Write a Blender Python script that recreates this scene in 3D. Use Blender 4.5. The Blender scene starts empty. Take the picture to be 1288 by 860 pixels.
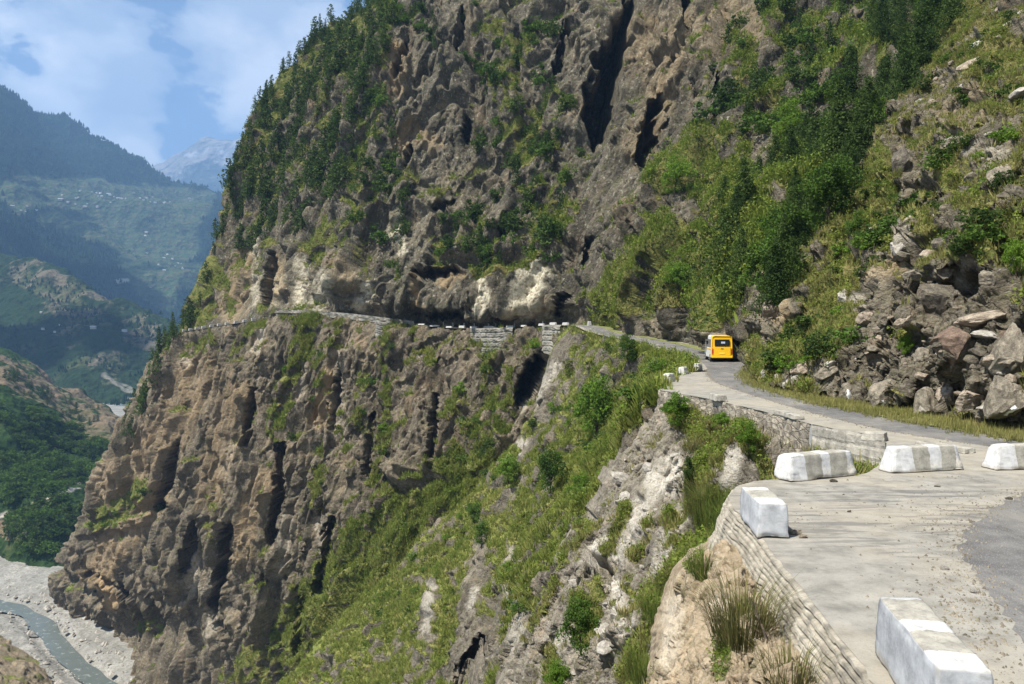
import bpy, bmesh, math, random
import numpy as np
from mathutils import Vector, Matrix
random.seed(7); RNG = np.random.default_rng(11)
SC = bpy.context.scene; COL = SC.collection
F = 1000.0; CX = 644.0; HY = 410.0; G = -3.5
f32 = np.float32

# ---------------------------------------------------------------- placing helpers
def P(px, py, d):
    return np.array([(px - CX) / F * d, d, (HY - py) / F * d], dtype=np.float64)
def gnd(px, py):                       # point on the level stretch of road bench
    return P(px, py, -G * F / (py - HY))
def proj(p):
    p = np.asarray(p); y = np.maximum(p[..., 1], .5)
    return CX + F * p[..., 0] / y, HY - F * p[..., 2] / y

# ---------------------------------------------------------------- noise
def _hash(ix, iy, iz, seed):
    h = ix.astype(np.uint32) * np.uint32(0x8da6b343) ^ iy.astype(np.uint32) * np.uint32(0xd8163841) ^ iz.astype(np.uint32) * np.uint32(0xcb1ab31f) ^ np.uint32((seed * 0x9e3779b9) & 0xffffffff)
    h ^= h >> np.uint32(15); h *= np.uint32(0x2c1b3c6d); h ^= h >> np.uint32(12); h *= np.uint32(0x297a2d39); h ^= h >> np.uint32(15)
    return h
def gn(p, seed=0):
    fl = np.floor(p); i = fl.astype(np.int64); f = (p - fl).astype(f32)
    u = f * f * f * (f * (f * 6 - 15) + 10)
    tot = np.zeros(len(p), f32)
    for dx in (0, 1):
        wx = u[:, 0] if dx else 1 - u[:, 0]
        for dy in (0, 1):
            wy = u[:, 1] if dy else 1 - u[:, 1]
            for dz in (0, 1):
                wz = u[:, 2] if dz else 1 - u[:, 2]
                h = _hash(i[:, 0] + dx, i[:, 1] + dy, i[:, 2] + dz, seed)
                gx = (h & np.uint32(1023)).astype(f32) / 511.5 - 1
                gy = ((h >> np.uint32(10)) & np.uint32(1023)).astype(f32) / 511.5 - 1
                gz = ((h >> np.uint32(20)) & np.uint32(1023)).astype(f32) / 511.5 - 1
                tot += wx * wy * wz * (gx * (f[:, 0] - dx) + gy * (f[:, 1] - dy) + gz * (f[:, 2] - dz))
    return tot * 1.5
def fbm(p, o=4, seed=0, gain=.5):
    t = np.zeros(len(p), f32); a = 1.0; s = 1.0
    for k in range(o):
        t += a * gn(p * s + 17.3 * k, seed + k); a *= gain; s *= 2.03
    return t
def ridged(p, o=3, seed=0, gain=.5):
    t = np.zeros(len(p), f32); a = 1.0; s = 1.0; n = 0
    for k in range(o):
        t += a * (1 - 2 * np.minimum(1, np.abs(gn(p * s + 9.1 * k, seed + k)) * 1.6)); n += a; a *= gain; s *= 2.1
    return t / n
def voro(p, seed=0):
    fl = np.floor(p); i = fl.astype(np.int64); f = (p - fl).astype(f32)
    n = len(p); b1 = np.full(n, 9, f32); b2 = np.full(n, 9, f32); cid = np.zeros(n, np.uint32)
    off = np.zeros((n, 3), f32)
    for dx in (-1, 0, 1):
        for dy in (-1, 0, 1):
            for dz in (-1, 0, 1):
                h = _hash(i[:, 0] + dx, i[:, 1] + dy, i[:, 2] + dz, seed)
                qx = (h & np.uint32(1023)).astype(f32) / 1023 + dx - f[:, 0]
                qy = ((h >> np.uint32(10)) & np.uint32(1023)).astype(f32) / 1023 + dy - f[:, 1]
                qz = ((h >> np.uint32(20)) & np.uint32(1023)).astype(f32) / 1023 + dz - f[:, 2]
                d = qx * qx + qy * qy + qz * qz
                m = d < b1
                b2 = np.where(m, b1, np.minimum(b2, d))
                b1 = np.where(m, d, b1); cid = np.where(m, h, cid)
                off[m, 0] = qx[m]; off[m, 1] = qy[m]; off[m, 2] = qz[m]
    r = ((cid * np.uint32(2654435761)) >> np.uint32(8)).astype(f32) / float(1 << 24)
    t1 = ((cid * np.uint32(40503) + np.uint32(77)) & np.uint32(1023)).astype(f32) / 511.5 - 1
    t2 = ((cid * np.uint32(69069) + np.uint32(31)) >> np.uint32(22)).astype(f32) / 511.5 - 1
    t3 = ((cid * np.uint32(1664525) + np.uint32(7)) >> np.uint32(22)).astype(f32) / 511.5 - 1
    tilt = off[:, 0] * t1 + off[:, 1] * t2 + off[:, 2] * t3
    return np.sqrt(b1), np.sqrt(b2), r, tilt
def sstep(a, b, x):
    t = np.clip((x - a) / (b - a), 0, 1); return t * t * (3 - 2 * t)
def seg_dist(x, y, pts):
    best = np.full(len(x), 1e9); side = np.zeros(len(x)); tt = np.zeros(len(x)); n = max(1, len(pts) - 1)
    if len(pts) == 1:
        return np.hypot(x - pts[0][0], y - pts[0][1]), side, tt
    for k, ((x0, y0), (x1, y1)) in enumerate(zip(pts[:-1], pts[1:])):
        vx, vy = x1 - x0, y1 - y0; L = vx * vx + vy * vy + 1e-9
        t = np.clip(((x - x0) * vx + (y - y0) * vy) / L, 0, 1)
        d = np.hypot(x - x0 - t * vx, y - y0 - t * vy); m = d < best
        best = np.where(m, d, best)
        side = np.where(m, np.sign((x - x0) * vy - (y - y0) * vx), side)   # + = left of a line drawn downwards... see use
        tt = np.where(m, (k + t) / n, tt)
    return best, side, tt
def strokes(x, y, lst):
    out = np.zeros(len(x))
    for s in lst:
        pts, r = s[0], s[1]; a = s[2] if len(s) > 2 else 1.0
        d, _, _ = seg_dist(x, y, pts)
        v = a * (1 - sstep(.45 * r, 1.35 * r, d))
        out = np.where(np.abs(v) > np.abs(out), v, out)
    return out
def in_poly(x, y, poly):
    ins = np.zeros(len(x), bool); n = len(poly); j = n - 1
    for i in range(n):
        xi, yi = poly[i]; xj, yj = poly[j]
        c = ((yi > y) != (yj > y)) & (x < (xj - xi) * (y - yi) / ((yj - yi) or 1e-9) + xi)
        ins ^= c; j = i
    return ins

# ---------------------------------------------------------------- mesh helpers
def new_obj(name, me, mats, parent=None, link=True):
    o = bpy.data.objects.new(name, me)
    for m in (mats if isinstance(mats, (list, tuple)) else [mats]):
        if m is not None and len(me.materials) < len(mats if isinstance(mats, (list, tuple)) else [mats]): me.materials.append(m)
    COL.objects.link(o)
    if parent is not None: o.parent = parent
    return o
def fast_mesh(name, V, Fc, smooth=False, attrs=None, midx=None):
    """V (n,3) and Fc (m,k) index arrays -> mesh, without python loops"""
    me = bpy.data.meshes.new(name)
    V = np.ascontiguousarray(V, f32); Fc = np.ascontiguousarray(Fc, np.int32); m, k = Fc.shape
    me.vertices.add(len(V)); me.vertices.foreach_set('co', V.ravel())
    me.loops.add(m * k); me.loops.foreach_set('vertex_index', Fc.ravel())
    me.polygons.add(m); me.polygons.foreach_set('loop_start', np.arange(0, m * k, k, dtype=np.int32))
    try: me.polygons.foreach_set('loop_total', np.full(m, k, np.int32))
    except Exception: pass
    if midx is not None: me.polygons.foreach_set('material_index', np.ascontiguousarray(midx, np.int32))
    me.polygons.foreach_set('use_smooth', np.full(m, bool(smooth)))
    for an, av in (attrs or {}).items():
        a = me.attributes.new(an, 'FLOAT', 'POINT'); a.data.foreach_set('value', np.ascontiguousarray(av, f32))
    me.update(calc_edges=True); me.validate()
    return me
def bm_obj(name, bm, mats, parent=None, smooth=False):
    bmesh.ops.recalc_face_normals(bm, faces=bm.faces)
    me = bpy.data.meshes.new(name); bm.to_mesh(me); bm.free()
    if smooth:
        for p in me.polygons: p.use_smooth = True
    return new_obj(name, me, mats, parent)
def tag(o, label=None, cat=None, group=None, kind=None):
    if label: o['label'] = label
    if cat: o['category'] = cat
    if group: o['group'] = group
    if kind: o['kind'] = kind
    return o
def empty(name, loc=(0, 0, 0), rz=0.0):
    o = bpy.data.objects.new(name, None); COL.objects.link(o)
    o.location = loc; o.rotation_euler = (0, 0, rz); o.empty_display_size = .3
    return o
def copy_tree(o, parent=None):
    c = o.copy(); COL.objects.link(c)
    if parent is not None: c.parent = parent
    for ch in list(o.children): copy_tree(ch, c)
    return c
def box(bm, x0, x1, y0, y1, z0, z1, mi=0, bev=0.0):
    vs = [bm.verts.new(c) for c in ((x0, y0, z0), (x1, y0, z0), (x1, y1, z0), (x0, y1, z0), (x0, y0, z1), (x1, y0, z1), (x1, y1, z1), (x0, y1, z1))]
    fs = [bm.faces.new([vs[i] for i in q]) for q in ((3, 2, 1, 0), (4, 5, 6, 7), (0, 1, 5, 4), (1, 2, 6, 5), (2, 3, 7, 6), (3, 0, 4, 7))]
    for f in fs: f.material_index = mi
    if bev:
        es = list({e for f in fs for e in f.edges})
        r = bmesh.ops.bevel(bm, geom=es, offset=bev, segments=2, affect='EDGES', profile=.6)
        for f in r['faces']: f.material_index = mi
    return fs
def cyl(bm, p0, p1, r0, r1, n=10, mi=0, caps=True):
    p0, p1 = Vector(p0), Vector(p1); ax = (p1 - p0).normalized()
    t = ax.orthogonal().normalized(); b = ax.cross(t)
    A = [bm.verts.new(p0 + (t * math.cos(2 * math.pi * i / n) + b * math.sin(2 * math.pi * i / n)) * r0) for i in range(n)]
    B = [bm.verts.new(p1 + (t * math.cos(2 * math.pi * i / n) + b * math.sin(2 * math.pi * i / n)) * r1) for i in range(n)]
    fs = [bm.faces.new((A[i], A[(i + 1) % n], B[(i + 1) % n], B[i])) for i in range(n)]
    if caps: fs += [bm.faces.new(A[::-1]), bm.faces.new(B)]
    for f in fs: f.material_index = mi; f.smooth = len(f.verts) == 4
    return fs

# ---------------------------------------------------------------- materials
class NT:
    def __init__(s, name):
        s.m = bpy.data.materials.new(name); s.m.use_nodes = True; s.t = s.m.node_tree; s.t.nodes.clear()
        s.out = s.n('ShaderNodeOutputMaterial'); s.pos = None
    def n(s, ty, **kw):
        x = s.t.nodes.new(ty)
        for k, v in kw.items():
            if hasattr(x, k): setattr(x, k, v)
        return x
    def l(s, a, b): s.t.links.new(a, b)
    def setin(s, node, key, v):
        if v is None: return
        if hasattr(v, 'is_output'): s.l(v, node.inputs[key])
        else: node.inputs[key].default_value = v
    def P(s, scale=(1, 1, 1), rot=(0, 0, 0), obj=False):
        if obj: src = s.n('ShaderNodeTexCoord').outputs['Object']
        else: src = s.n('ShaderNodeNewGeometry').outputs['Position']
        mp = s.n('ShaderNodeMapping'); s.l(src, mp.inputs[0]); mp.inputs['Scale'].default_value = scale; mp.inputs['Rotation'].default_value = rot
        return mp.outputs[0]
    def noise(s, vec, scale, detail=6, rough=.6, dist=0.0, lac=2.0):
        x = s.n('ShaderNodeTexNoise'); s.l(vec, x.inputs['Vector'])
        for k, v in (('Scale', scale), ('Detail', detail), ('Roughness', rough), ('Distortion', dist)): x.inputs[k].default_value = v
        return x.outputs[0]
    def vor(s, vec, scale, feature='F1', out=0, rnd=1.0):
        x = s.n('ShaderNodeTexVoronoi'); x.feature = feature; s.l(vec, x.inputs['Vector']); x.inputs['Scale'].default_value = scale
        x.inputs['Randomness'].default_value = rnd
        return x.outputs[out]
    def ramp(s, fac, stops, interp='LINEAR'):
        x = s.n('ShaderNodeValToRGB'); s.l(fac, x.inputs[0]); e = x.color_ramp.elements; x.color_ramp.interpolation = interp
        while len(e) < len(stops): e.new(.5)
        for i, (p, c) in enumerate(stops):
            e[i].position = p; e[i].color = (*c, 1) if isinstance(c, (tuple, list)) else (c, c, c, 1)
        return x.outputs[0]
    def mix(s, fac, a, b, blend='MIX'):
        x = s.n('ShaderNodeMix', data_type='RGBA'); x.blend_type = blend
        s.setin(x, 0, fac)
        for key, v in ((6, a), (7, b)):
            if hasattr(v, 'is_output'): s.l(v, x.inputs[key])
            else: x.inputs[key].default_value = (*v, 1) if len(v) == 3 else v
        return x.outputs[2]
    def math(s, op, a, b=None, c=None, clamp=False):
        x = s.n('ShaderNodeMath'); x.operation = op; x.use_clamp = clamp
        s.setin(x, 0, a); s.setin(x, 1, b); s.setin(x, 2, c)
        return x.outputs[0]
    def attr(s, name, ty='GEOMETRY'):
        x = s.n('ShaderNodeAttribute'); x.attribute_type = ty; x.attribute_name = name; return x.outputs['Fac']
    def bump(s, h, strength=.5, dist=.1, normal=None):
        x = s.n('ShaderNodeBump'); s.l(h, x.inputs['Height']); x.inputs['Strength'].default_value = strength; x.inputs['Distance'].default_value = dist
        if normal is not None: s.l(normal, x.inputs['Normal'])
        return x.outputs[0]
    def bsdf(s, col, rough=.9, spec=.25, normal=None, **kw):
        x = s.n('ShaderNodeBsdfPrincipled')
        if hasattr(col, 'is_output'): s.l(col, x.inputs['Base Color'])
        else: x.inputs['Base Color'].default_value = (*col, 1)
        s.setin(x, 'Roughness', rough); s.setin(x, 'Specular IOR Level', spec)
        if normal is not None: s.l(normal, x.inputs['Normal'])
        for k, v in kw.items(): s.setin(x, k.replace('_', ' '), v)
        s.l(x.outputs[0], s.out.inputs[0])
        return x

def rock_mat(name, unit, dark, mid, tan, pale, grassA, grassB, dry, bump=1.0, tilt=-.25, streak=.38, coolshift=0.0):
    """weathered rock with grass where the 'veg' attribute grows; unit = size in metres of the main rock pattern"""
    t = NT(name)
    p = t.P(); mp2 = t.n('ShaderNodeMapping'); t.l(t.P((1, 1, 1), (0, tilt, 0)), mp2.inputs[0]); mp2.inputs['Scale'].default_value = (1, 1, streak); ps = mp2.outputs[0]
    big = t.noise(p, .30 / unit, 5, .6)
    st = t.noise(ps, 1.1 / unit, 8, .66, .6)
    fine = t.noise(p, 5.0 / unit, 6, .7)
    spk = t.noise(ps, 9.0 / unit, 3, .6)
    rock = t.ramp(st, [(.30, dark), (.46, mid), (.60, tuple(.5 * (a + b) for a, b in zip(mid, tan))), (.74, tan)])
    rock = t.mix(t.ramp(big, [(.40, 0.0), (.62, .75)]), rock, t.mix(.5, mid, dark))
    rock = t.mix(t.ramp(fine, [(.35, .55), (.55, 0.0)]), rock, dark)
    rock = t.mix(t.ramp(spk, [(.60, 0.0), (.72, .55)]), rock, pale)
    warm = t.noise(t.P((1, 1, .5)), .55 / unit, 4, .6)
    rock = t.mix(t.ramp(warm, [(.57, 0.0), (.72, .42)]), rock, t.mix(t.ramp(fine, [(.4, 0.0), (.6, 1.0)]), tan, (tan[0] * 1.25, tan[1] * .95, tan[2] * .75)))
    mp3 = t.n('ShaderNodeMapping'); t.l(t.P((1, 1, 1), (0, tilt, 0)), mp3.inputs[0]); mp3.inputs['Scale'].default_value = (1, 1, .10 if streak < 1 else 2.5)
    seep = t.noise(mp3.outputs[0], .9 / unit, 6, .62); rock = t.mix(t.ramp(seep, [(.52, 0.0), (.64, .62)]), rock, tuple(.8 * x for x in dark))
    lich = t.noise(p, 2.6 / unit, 6, .72); rock = t.mix(t.ramp(lich, [(.50, 0.0), (.66, .6)]), rock, (.105, .105, .048)); rock = t.mix(t.ramp(t.noise(p, 3.3 / unit, 5, .7, .8), [(.56, 0.0), (.68, .6)]), rock, t.mix(.5, mid, pale))
    pa = t.attr('pale'); pr = t.mix(t.ramp(fine, [(.36, 0.0), (.52, 1.0)]), tan, pale)
    rock = t.mix(t.math('MULTIPLY', pa, t.ramp(st, [(.3, .55), (.5, 1.0)])), rock, pr)
    ta = t.attr('tan'); rock = t.mix(ta, rock, t.mix(t.ramp(st, [(.35, 0.0), (.6, 1.0)]), tan, (min(.6, tan[0] * 1.35), tan[1] * 1.2, tan[2] * 1.0)))
    veg = t.attr('veg')
    gn1 = t.noise(p, 1.4 / unit, 5, .65); gn2 = t.noise(p, 7.0 / unit, 3, .7)
    gcol = t.mix(t.ramp(gn1, [(.35, 0.0), (.62, 1.0)]), grassA, grassB)
    gcol = t.mix(t.ramp(gn2, [(.48, 0.0), (.66, .8)]), gcol, dry)
    gcol = t.mix(t.ramp(t.noise(p, .5 / unit, 3, .5), [(.50, 0.0), (.68, .7)]), gcol, dry)
    f = t.math('ADD', veg, t.math('MULTIPLY', t.math('SUBTRACT', fine, .5), 1.1))
    f = t.ramp(f, [(.42, 0.0), (.58, 1.0)])
    col = t.mix(f, rock, gcol)
    vc = t.vor(ps, 2.2 / unit, 'DISTANCE_TO_EDGE')
    crack = t.ramp(vc, [(0.0, 0.0), (.10, 1.0)])
    h = t.math('ADD', t.math('MULTIPLY', fine, .6), t.math('MULTIPLY', st, .8))
    h = t.math('ADD', h, t.math('MULTIPLY', crack, .07))
    h = t.math('ADD', h, t.math('MULTIPLY', gn2, t.math('MULTIPLY', f, .6)))
    n = t.bump(h, 1.0, .34 * unit * bump)
    t.bsdf(col, .95, .15, n)
    return t.m

# ---------------------------------------------------------------- rock sheets
def pchip_rows(A, t):
    """A (n,...) interpolated at float params t along axis 0 with limited tangents"""
    n = A.shape[0]; d = np.diff(A, axis=0)
    m = np.zeros_like(A); m[0] = d[0]; m[-1] = d[-1]
    a, b = d[:-1], d[1:]
    m[1:-1] = np.where(a * b > 0, 2 * a * b / (a + b + np.where(a + b == 0, 1e-9, 0)), 0)
    k = np.clip(np.floor(t).astype(int), 0, n - 2); u = (t - k).reshape(-1, *([1] * (A.ndim - 1)))
    p0, p1, m0, m1 = A[k], A[k + 1], m[k], m[k + 1]
    return (2 * u**3 - 3 * u**2 + 1) * p0 + (u**3 - 2 * u**2 + u) * m0 + (-2 * u**3 + 3 * u**2) * p1 + (u**3 - u**2) * m1
SHEETS = {}
def sheet(name, ctrl, step, disp, veg, mat, pale=None, tan=None, edge=(1, 1, 1, 1), kind='structure', label=None, cat=None, maxseg=200, smooth=True, carve=()):
    """ctrl: rows x cols of (px, py, distance) -> surface pushed in and out along its own normal by disp(p, px, py)"""
    C = np.array(ctrl, float); R_, C_ = C.shape[:2]
    X = np.stack([(C[..., 0] - CX) / F * C[..., 2], C[..., 2], (HY - C[..., 1]) / F * C[..., 2]], -1)
    inside = lambda a: np.clip(a, [-60, -60], [1348, 920])
    pix = inside(C[..., :2])
    def params(n_ax, L):
        ts = []
        for i in range(n_ax - 1):
            k = int(np.clip(L[i] / step, 4, maxseg)); ts += list(i + np.arange(k) / k)
        return np.array(ts + [n_ax - 1.0])
    def lens(ax):
        a = np.linalg.norm(np.diff(pix, axis=ax), axis=-1)
        dd = np.diff(C[..., 2], axis=ax); dm = (C[1:, :, 2] + C[:-1, :, 2]) / 2 if ax == 0 else (C[:, 1:, 2] + C[:, :-1, 2]) / 2
        return np.hypot(a, .6 * dd / dm * F)
    Lr = np.percentile(lens(0), 75, axis=1); Lc = np.percentile(lens(1), 75, axis=0); Lc[0] = min(Lc[0], 14 * step)
    tr = params(R_, Lr); tc = params(C_, Lc)
    S = pchip_rows(X, tr); S = np.swapaxes(pchip_rows(np.swapaxes(S, 0, 1), tc), 0, 1)
    nr, nc = S.shape[:2]
    du = np.gradient(S, axis=1); dv = np.gradient(S, axis=0)
    N = np.cross(du, dv); N /= np.linalg.norm(N, axis=-1, keepdims=True) + 1e-9
    if np.sum(N * -S) < 0: N = -N
    # smooth the push direction so neighbouring columns do not cross
    for _ in range(8):
        N[1:-1] = (N[:-2] + N[1:-1] * 2 + N[2:]) / 4; N[:, 1:-1] = (N[:, :-2] + N[:, 1:-1] * 2 + N[:, 2:]) / 4
    N /= np.linalg.norm(N, axis=-1, keepdims=True) + 1e-9
    p = S.reshape(-1, 3); px, py = proj(p)
    ur = np.repeat(tr, nc); uc = np.tile(tc, nr)
    spc = np.maximum(np.linalg.norm(du, axis=-1), np.linalg.norm(dv, axis=-1)).ravel()
    nz0 = np.abs(N[..., 2]).ravel(); disp.__dict__['steep'] = 1 - sstep(.50, .72, nz0)
    disp.__dict__['spc'] = spc
    D = disp(p.astype(f32), px, py, ur, uc)
    D2 = np.asarray(D, float).reshape(nr, nc)                 # steps spread over a few vertices so ledges do not comb into fins
    def blur(a, k):
        for _ in range(k):
            a = a.copy(); a[1:-1] = (a[:-2] + 2 * a[1:-1] + a[2:]) / 4; a[:, 1:-1] = (a[:, :-2] + 2 * a[:, 1:-1] + a[:, 2:]) / 4
        return a
    b1 = blur(D2, 1); b2 = blur(b1, 3); s2 = np.linalg.norm(du, axis=-1) + 1e-6, np.linalg.norm(dv, axis=-1) + 1e-6
    gr = blur(np.maximum(np.abs(np.gradient(D2, axis=1)) / s2[0], np.abs(np.gradient(D2, axis=0)) / s2[1]), 3); wb = sstep(.9, 2.2, gr)
    D = (b1 * (1 - wb) + b2 * wb).ravel()
    e = np.ones(len(p))                                       # hold the sheet's joints with the road in place
    if edge[0] < 1: e *= edge[0] + (1 - edge[0]) * sstep(0, .5, ur)
    if edge[1] < 1: e *= edge[1] + (1 - edge[1]) * sstep(0, .5, R_ - 1 - ur)
    V = p + N.reshape(-1, 3) * (D * e)[:, None]
    for poly, depth, hw in carve:                             # clefts and caves cut straight back into the rock
        x_, y_ = proj(V); near = seg_dist(x_, y_, poly)[0] < 4 * hw
        if not near.any(): continue
        a_, b_ = x_[near], y_[near]; nz_ = lambda s, k: gn(np.stack([a_ / (hw * s), b_ / (hw * s * 1.9), 0 * a_ + k], -1).astype(f32), 61)
        dd, _, tt = seg_dist(a_ + hw * (.75 * nz_(1.3, 1) + .45 * nz_(.45, 2)), b_ + hw * (.9 * nz_(1.3, 3) + .5 * nz_(.45, 4)), poly)
        h_ = hw * (.30 + .70 * np.sin(np.pi * np.clip(.12 + .8 * tt, 0, 1)) ** .8) if len(poly) > 1 else hw
        V[near, 1] += depth * (1 - sstep(.30, 1.0, dd / h_)) * (1 + .4 * nz_(.8, 5))
    if getattr(disp, 'unit', None):                           # second pass: facets and grit pushed along the real faces
        U, am, sd0 = disp.unit, disp.amps, disp.seed
        for size, amp in ((U * .42, am[2] * .75), (U * .15, am[3] * .95), (U * .055, am[4] * .55)):
            G2 = V.reshape(nr, nc, 3); gu, gv = np.gradient(G2, axis=1), np.gradient(G2, axis=0)
            n_ = np.cross(gu, gv); n_ /= np.linalg.norm(n_, axis=-1, keepdims=True) + 1e-9; n_ *= np.sign(np.sum(n_ * N, -1, keepdims=True) + 1e-9); n_ = blur(n_, 2)
            sp_ = np.maximum(np.linalg.norm(gu, axis=-1), np.linalg.norm(gv, axis=-1)).ravel(); fd = sstep(1.3, 3.2, size / sp_)
            if fd.max() <= 0: continue
            q_ = V.astype(f32); q_ = q_ + np.stack([q_[:, 2] * -.2, q_[:, 2] * 0, q_[:, 2] * 0], -1); sc_ = np.array([1, 1, .55], f32)
            F1, F2, r_, tl_ = voro(q_ * sc_ / size, sd0 + int(size * 100)); rough = .35 + .65 * sstep(-.25, .25, gn(q_ / (U * 1.7), sd0 + 55))
            V = V + n_.reshape(-1, 3) * (fd * rough * amp * ((r_ - .5) * 1.1 + tl_ * 1.5 - .5 * (1 - sstep(0, np.maximum(.10, 1.4 * sp_ / size), F2 - F1))))[:, None]
    G2 = V.reshape(nr, nc, 3)
    n2 = np.cross(np.gradient(G2, axis=1), np.gradient(G2, axis=0)); n2 /= np.linalg.norm(n2, axis=-1, keepdims=True) + 1e-9
    n2 *= np.sign(np.sum(n2 * N, -1, keepdims=True) + 1e-9)
    nz = n2[..., 2].copy()
    for _ in range(2):
        nz[1:-1] = (nz[:-2] + nz[1:-1] + nz[2:]) / 3; nz[:, 1:-1] = (nz[:, :-2] + nz[:, 1:-1] + nz[:, 2:]) / 3
    px, py = proj(V)
    vg = veg(V.astype(f32), px, py, nz.ravel(), D)
    at = {'veg': vg, 'pale': pale(V.astype(f32), px, py) if pale else np.zeros(len(V)), 'tan': tan(V.astype(f32), px, py) if tan else np.zeros(len(V))}
    idx = np.arange(nr * nc).reshape(nr, nc)
    Q = np.stack([idx[:-1, :-1], idx[:-1, 1:], idx[1:, 1:], idx[1:, :-1]], -1).reshape(-1, 4)
    v0 = V[Q[0, 0]]; fn = np.mean(np.einsum('ij,ij->i', np.cross(V[Q[:, 1]] - V[Q[:, 0]], V[Q[:, 3]] - V[Q[:, 0]]), N.reshape(-1, 3)[Q[:, 0]]))
    if fn < 0: Q = Q[:, ::-1]
    me = fast_mesh(name, V, Q, smooth, at)
    o = new_obj(name, me, [mat]); tag(o, label, cat, None, kind)
    SHEETS[name] = dict(V=V, N=n2.reshape(-1, 3), px=px, py=py, veg=vg, nz=nz.ravel())
    return o

def cliff_disp(unit, amps, seed, lean=(0.25, 0.0), stretch=.35, cuts=(), extra=None, bz=.5, crack=.7):
    a_rib, a_b1, a_b2, a_b3, a_f = amps
    def fn(p, px, py, ur, uc):
        fn.unit, fn.amps, fn.seed = unit, amps, seed
        fade = lambda size: sstep(1.5, 4.0, size / fn.spc); cw = lambda size, w: np.maximum(w, 1.6 * fn.spc / size); ca = lambda size: sstep(2.5, 7.0, size / fn.spc)       # no detail finer than the mesh can carry
        q = p.copy(); q[:, 0] += p[:, 2] * lean[0]; q[:, 1] += p[:, 2] * lean[1]
        w = np.stack([fbm(q / (unit * 2.2), 2, seed + 40), fbm(q / (unit * 2.2), 2, seed + 50), fbm(q / (unit * 2.2), 2, seed + 60)], -1) * unit * .26
        q = q + w
        st = np.array([1, 1, stretch], f32)
        Rm = .30 + .70 * sstep(-.20, .30, fbm(q / (unit * 2.4) + 31.7, 2, seed + 77))      # smooth slabs here, broken rock there
        d = a_rib * ridged(q * st / (unit * 1.6), 3, seed) * (.55 + .45 * Rm) + a_rib * .8 * fbm(q * np.array([1, 1, .6], f32) / (unit * 3.0), 2, seed + 5)
        F1, F2, r, tl = voro(q * np.array([1, 1, bz * .8], f32) / (unit * 2.1), seed + 11)
        d += a_b1 * 1.25 * ((r - .5) * 1.2 + tl * 1.3) - fn.steep * ca(unit * 2.1) * crack * 1.1 * a_b1 * (1 - sstep(0, cw(unit * 2.1, .045), F2 - F1))
        F1, F2, r, tl = voro(q * np.array([1, 1, bz], f32) / unit, seed + 1)
        d += Rm * (a_b1 * .8 * ((r - .5) * 1.4 + tl * 1.1)) - fn.steep * ca(unit) * crack * .7 * a_b1 * (1 - sstep(0, cw(unit, .07), F2 - F1))
        cr = np.abs(gn(q * np.array([1, 1, .13], f32) / (unit * .8) + 5.5, seed + 21)); d -= fn.steep * ca(unit * .8) * crack * .9 * a_b1 * (1 - sstep(.01, .02 + cw(unit * .8, .04) * 1.3, cr))
        F1, F2, r, tl = voro(q * np.array([1, 1, bz * 1.2], f32) / (unit * .38), seed + 2)
        d += .55 * Rm * fade(unit * .38) * (a_b2 * ((r - .5) * 1.3 + tl * 1.0) - a_b2 * .6 * (1 - sstep(0, cw(unit * .38, .10), F2 - F1)))
        d += Rm * a_f * (fbm(q / (unit * .22), 2, seed + 9, .6) + fade(unit * .06) * .36 * fbm(q / (unit * .055), 2, seed + 19, .6))
        for c in cuts:                                       # (polyline, push, reach to the one side, recess, reach to the other side), in image px on the real face
            dd, sd, tt = seg_dist(px + 3.0 * gn(p / (unit * 1.2), seed + 71), py + 3.0 * gn(p / (unit * 1.2), seed + 72), c[0])
            fade = sstep(0, .12, tt) * sstep(0, .12, 1 - tt) if len(c[0]) > 1 else 1
            up = c[1] * np.clip(1 - dd / c[2], 0, 1) ** .8; dn = c[3] * (1 - sstep((.88 if len(c) > 5 and c[5] > 20 else .62) * c[4], c[4], dd))
            W_ = c[5] if len(c) > 5 else 3.5; sdd = sd * dd; k_ = sstep(-W_, 3.5, sdd); zone = np.exp(-((sdd + W_ * .45) / (W_ * .6 + 3.0)) ** 2) * fade
            d = d * (1 - .8 * zone) + (up * k_ - dn * (1 - k_)) * fade
        if extra is not None: d = extra(d, p, px, py, ur, uc)
        return d
    return fn
def veg_fn(base, k_s, n0, lst, unit, seed, wn=.35):
    def fn(V, px, py, nz, D):
        jx = 9 * gn(V / (unit * .8), seed + 3); jy = 9 * gn(V / (unit * .8), seed + 4)
        return np.clip(base + k_s * (nz - n0) + strokes(px + jx, py + jy, lst) + wn * fbm(V / (unit * 1.1), 4, seed, .6), -.5, 1.4)
    return fn
def stroke_fn(lst, unit, seed):
    def fn(V, px, py):
        jx = 7 * gn(V / (unit * .5), seed + 3); jy = 7 * gn(V / (unit * .5), seed + 4)
        return np.clip(strokes(px + jx, py + jy, lst), 0, 1)
    return fn
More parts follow.
